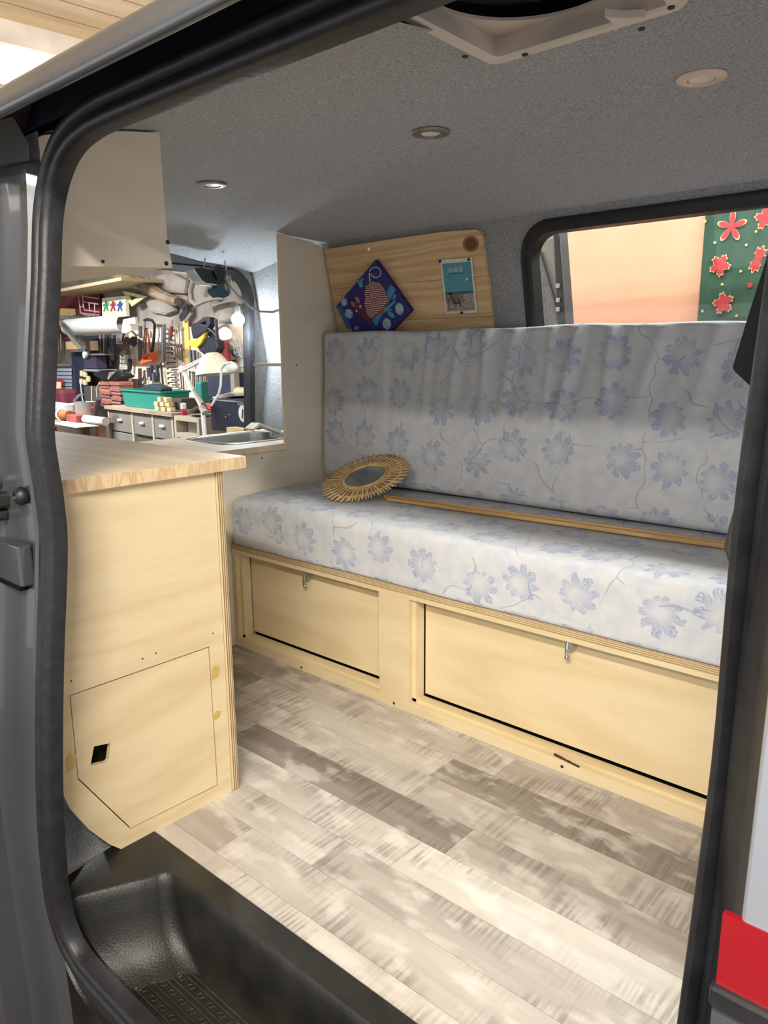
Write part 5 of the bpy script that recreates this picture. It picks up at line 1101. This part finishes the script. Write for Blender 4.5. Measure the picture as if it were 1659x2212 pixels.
m.grid([[(x, y, z0+zz) for x, y in rrect(a_+i, b_-i, d0+i, d1-i, .03, 4)] for i, zz in sl], True); n_ = len(rrect(0, 1, 0, 1, .03, 4)); m.f.append(list(range(n_))); m.f.append([3*n_+i for i in range(n_)]); tag(m.build('white_tray', plain('tray_blue_white', (214, 222, 238), .3), None, smooth=40), 'white plastic tray standing on the work table', 'tray')
lr = thing('leather_roll', 'brown leather tool roll with a pale strap on the work table', 'tool roll', (lerp(*[G(x, 920, TI).x for x in (100, 136)], .5), TI+.04, ztab), None, None, GM)
a_, b_ = G(100, 920, TI).x, G(136, 920, TI).x; MB(GM).tube([(a_, TI+.05, ztab+.042), (b_, TI+.06, ztab+.040)], .04, 14).build('roll', LEATH, lr, smooth=40)
xs_ = lerp(a_, b_, .62); MB(GM).tube([(xs_, TI+.05+.043*math.cos(t), ztab+.042+.043*math.sin(t)) for t in [k*math.pi/8 for k in range(16)]], .008, 6, True).build('strap', WHT, lr)
a_, b_ = G(138, 920, TI).x, G(160, 920, TI).x; tag(MB(GM).box(a_, b_, TI+.02, TI+.12, ztab+.001, ztab+.055).build('red_brick', mat('red_box', (140, 58, 50), (116, 46, 42), 12, rough=.8), None, bevel=.004), 'red brown block lying on the work table', 'block')
a_, b_ = G(162, 920, TI).x, G(198, 916, TI).x; tag(MB(GM).tube([(a_, TI+.08, ztab+.03), (b_, TI+.10, ztab+.03)], .03, 14).build('paper_roll', PAPER, None, smooth=40), 'white paper roll lying on the work table', 'paper roll')
tag(MB(GM).box(G(110, 930, TD).x, G(168, 930, TD).x, TD-.015, TD+.15, ztab+.0005, ztab+.003).build('paper_sheet', PAPER, None), 'white paper sheet at the edge of the work table', 'paper')
flatg('paper_bag', ((136, 880), (150, 871), (170, 869), (173, 886), (175, 902), (162, 898), (150, 893)), PAPER, 'crumpled white paper bag standing behind the tray', 'paper bag', d=TD+.40, th=.10, bev=.015)
bn = thing('tool_bin', 'grey metal bin holding cutters and hand tools', 'bin', (G(186, 905, TD+.3).x, TD+.38, ztab), None, None, GM)
c = Vector((G(187, 905, TD+.38).x, TD+.38, ztab)); MB(GM).lathe([(.075, 0), (.085, .12), (.087, .125), (.08, .12), (.07, .01)], 18, Matrix.Translation(c)).build('bin', GREY, bn, smooth=40)
for i, (pts, r, mt) in enumerate(((((172, 900), (174, 878), (180, 872)), .018, BLK), (((190, 896), (184, 876), (180, 868)), .016, BLK), (((160, 866), (170, 854), (178, 852)), .010, STL), (((196, 896), (200, 880)), .012, RED), (((204, 900), (212, 866), (215, 860)), .022, plain('brush_dark', (66, 62, 74), .7)), (((186, 900), (184, 884)), .012, WHT))): rod('bin_tool', pts, r, mt, ('thick black pliers handle', 'thin black pliers handle', 'bent steel rod', 'short red handle', 'dark brush', 'short white handle')[i]+' standing in the grey tool bin', 'tool', 'tools in the grey bin', d=TD+.40)
boxg('maroon_bag', 84, 842, 130, 882, TD+.5, TD+.66, DRED, 'maroon canvas bag behind the work table', 'bag', bev=.03); flatg('olive_sack', ((90, 884), (104, 878), (124, 876), (136, 884), (132, 894), (96, 896)), OLIVE, 'olive green sack slumped in front of the maroon bag', 'sack', d=TD+.40, th=.08, bev=.02)
boxg('plaster_tub', 86, 826, 108, 839, TD+.52, TD+.62, CREAM, 'cream tub on top of the maroon bag', 'tub')
boxg('grey_locker', 92, 786, 119, 830, GD-.2, GD-.05, plain('locker_taupe', (140, 130, 122), .8), 'taupe locker door behind the cream tub', 'locker'); boxg('red_tin', 108, 820, 118, 832, GD-.36, GD-.28, RED, 'small red tin beside the parts organiser', 'tin')
for i, pts in enumerate((((174, 826), (176, 850), (180, 872), (184, 890)), ((198, 834), (198, 860), (202, 888)), ((214, 828), (208, 840), (210, 866)))): rod('dangling_string', pts, .004, plain('cord_pale', (200, 196, 186), .6), 'thin pale cord dangling in front of the bricks', 'cord', 'pale cords by the bricks', d=TD+.5)

# ================================================================= seen through the side window
cl_ = thing('leaf_cloth', 'dark green cloth printed with red leaves hanging on the pink wall', 'cloth', G(1590, 700, GD-.03), None, None, GM)
DG = GD-.03
m = MB(GM); a0 = G(1515, 580, DG).x; rws = []
for i in range(30):
    a = a0+i*.04; rws.append([(a, DG+.002*math.sin(i*.9)*(0 if i < 2 else 1), z) for z in (.5, .9, 1.3, 1.7, 1.9)])
m.grid(rws); m.build('fabric', mat('cloth_green', (46, 80, 64), (34, 64, 52), 14, rough=.9), cl_, smooth=60)
LRED = plain('leaf_red', (170, 44, 52), .8); LGOLD = plain('leaf_gold', (196, 172, 120), .8)
def leaf(px_, py_, rpx, rot, fn, name='leaf_print'):
    s_ = unit(px_, py_, DG-.004)*rpx*.9; c = G(px_, py_, DG-.004)
    for k, (mt, off) in enumerate(((LGOLD, 0), (LRED, .0008))):
        pts = []
        for i in range(72):
            t = 2*math.pi*i/72; r = s_*fn(t)*(1 if k == 0 else .90)-(0 if k == 0 else s_*.02); r = max(r, s_*.05); pts.append((c.x+r*math.cos(t+rot), c.z+r*math.sin(t+rot)))
        MB(GM).plate([pts], lambda a, z: Vector((a, DG-.004-off, z)), lambda a, z: Vector((a, DG-.0035-off, z))).build(name if k else 'leaf_outline', mt, cl_)
star = lambda t: .16+.84*abs(math.cos(2.5*t))**1.6
maple = lambda t: .45+.5*abs(math.cos(2.5*t))**.8+.08*math.cos(17*t)
oak = lambda t: (.55+.35*math.cos(2*t))+.12*math.cos(14*t)
leaf(1580, 490, 37, math.radians(15), star); leaf(1555, 573, 27, math.radians(60), maple); leaf(1562, 655, 27, math.radians(30), maple); leaf(1637, 560, 34, math.radians(70), oak); leaf(1655, 470, 30, .4, maple); leaf(1660, 650, 30, .9, star); leaf(1570, 735, 30, .2, maple)
for px_, py_, r in ((1523, 478, 3.2), (1544, 524, 3), (1612, 529, 3), (1633, 500, 3), (1600, 586, 3), (1560, 614, 3), (1517, 672, 3), (1591, 682, 3), (1620, 616, 6)):
    p = G(px_, py_, DG-.004); s_ = unit(px_, py_, DG-.004)*r; MB(GM).plate([[(p.x+s_*math.cos(t), p.z+s_*math.sin(t)) for t in [k*math.pi/5 for k in range(10)]]], lambda a, z: Vector((a, DG-.0045, z)), lambda a, z: Vector((a, DG-.0035, z))).build('dot_print', LGOLD if r < 5 else LRED, cl_)
# open far-side door edge standing just outside the window
YE = 2.34
ds = thing('door_edge', 'felt-lined edge of the far-side van door with a narrow window outside the glass', 'van door', (-1.3, YE, .6))
def pY(x, y, Y=YE): p = onY(x, y, Y); return (p.x, p.z)
outer = [pY(*p) for p in ((1128, 560), (1140, 530), (1160, 512), (1180, 506), (1200, 500), (1203, 600), (1206, 740), (1240, 1680), (1128, 1680))]
inner = [pY(*p) for p in ((1143, 572), (1150, 562), (1158, 566), (1163, 580), (1166, 620), (1168, 735), (1143, 735))]
MB().plate([outer, inner], lambda x, z: Vector((x, YE, z)), lambda x, z: Vector((x, YE+.03, z))).build('metal_shell', plain('door_pale', (176, 178, 178), .5), ds)
fo = [pY(*p, YE-.004) for p in ((1160, 548), (1166, 540), (1172, 556), (1185, 600), (1200, 650), (1209, 700), (1210, 738), (1172, 738), (1170, 640), (1166, 580))]
MB().plate([fo], lambda x, z: Vector((x, YE-.012, z)), lambda x, z: Vector((x, YE, z))).build('felt_lining', FELT2, ds, bevel=.004)
m = MB().tube([Vector((x, YE-.004, z)) for x, z in inner], .006, 6, True); m.build('window_seal', RUBBER, ds)
po = [pY(*p, YE+.0) for p in ((1200, 498), (1214, 496), (1232, 740), (1212, 740))]
MB().plate([po], lambda x, z: Vector((x, YE-.02, z)), lambda x, z: Vector((x, YE+.04, z))).build('edge_post', plain('post_dark', (66, 68, 74), .5), ds, bevel=.004)
for y in (617, 648, 668): p = onY(1206, y, YE-.03); MB().box(p.x-.008, p.x+.006, YE-.034, YE-.02, p.z-.008, p.z+.008).build('latch', CHROME, ds, bevel=.002)
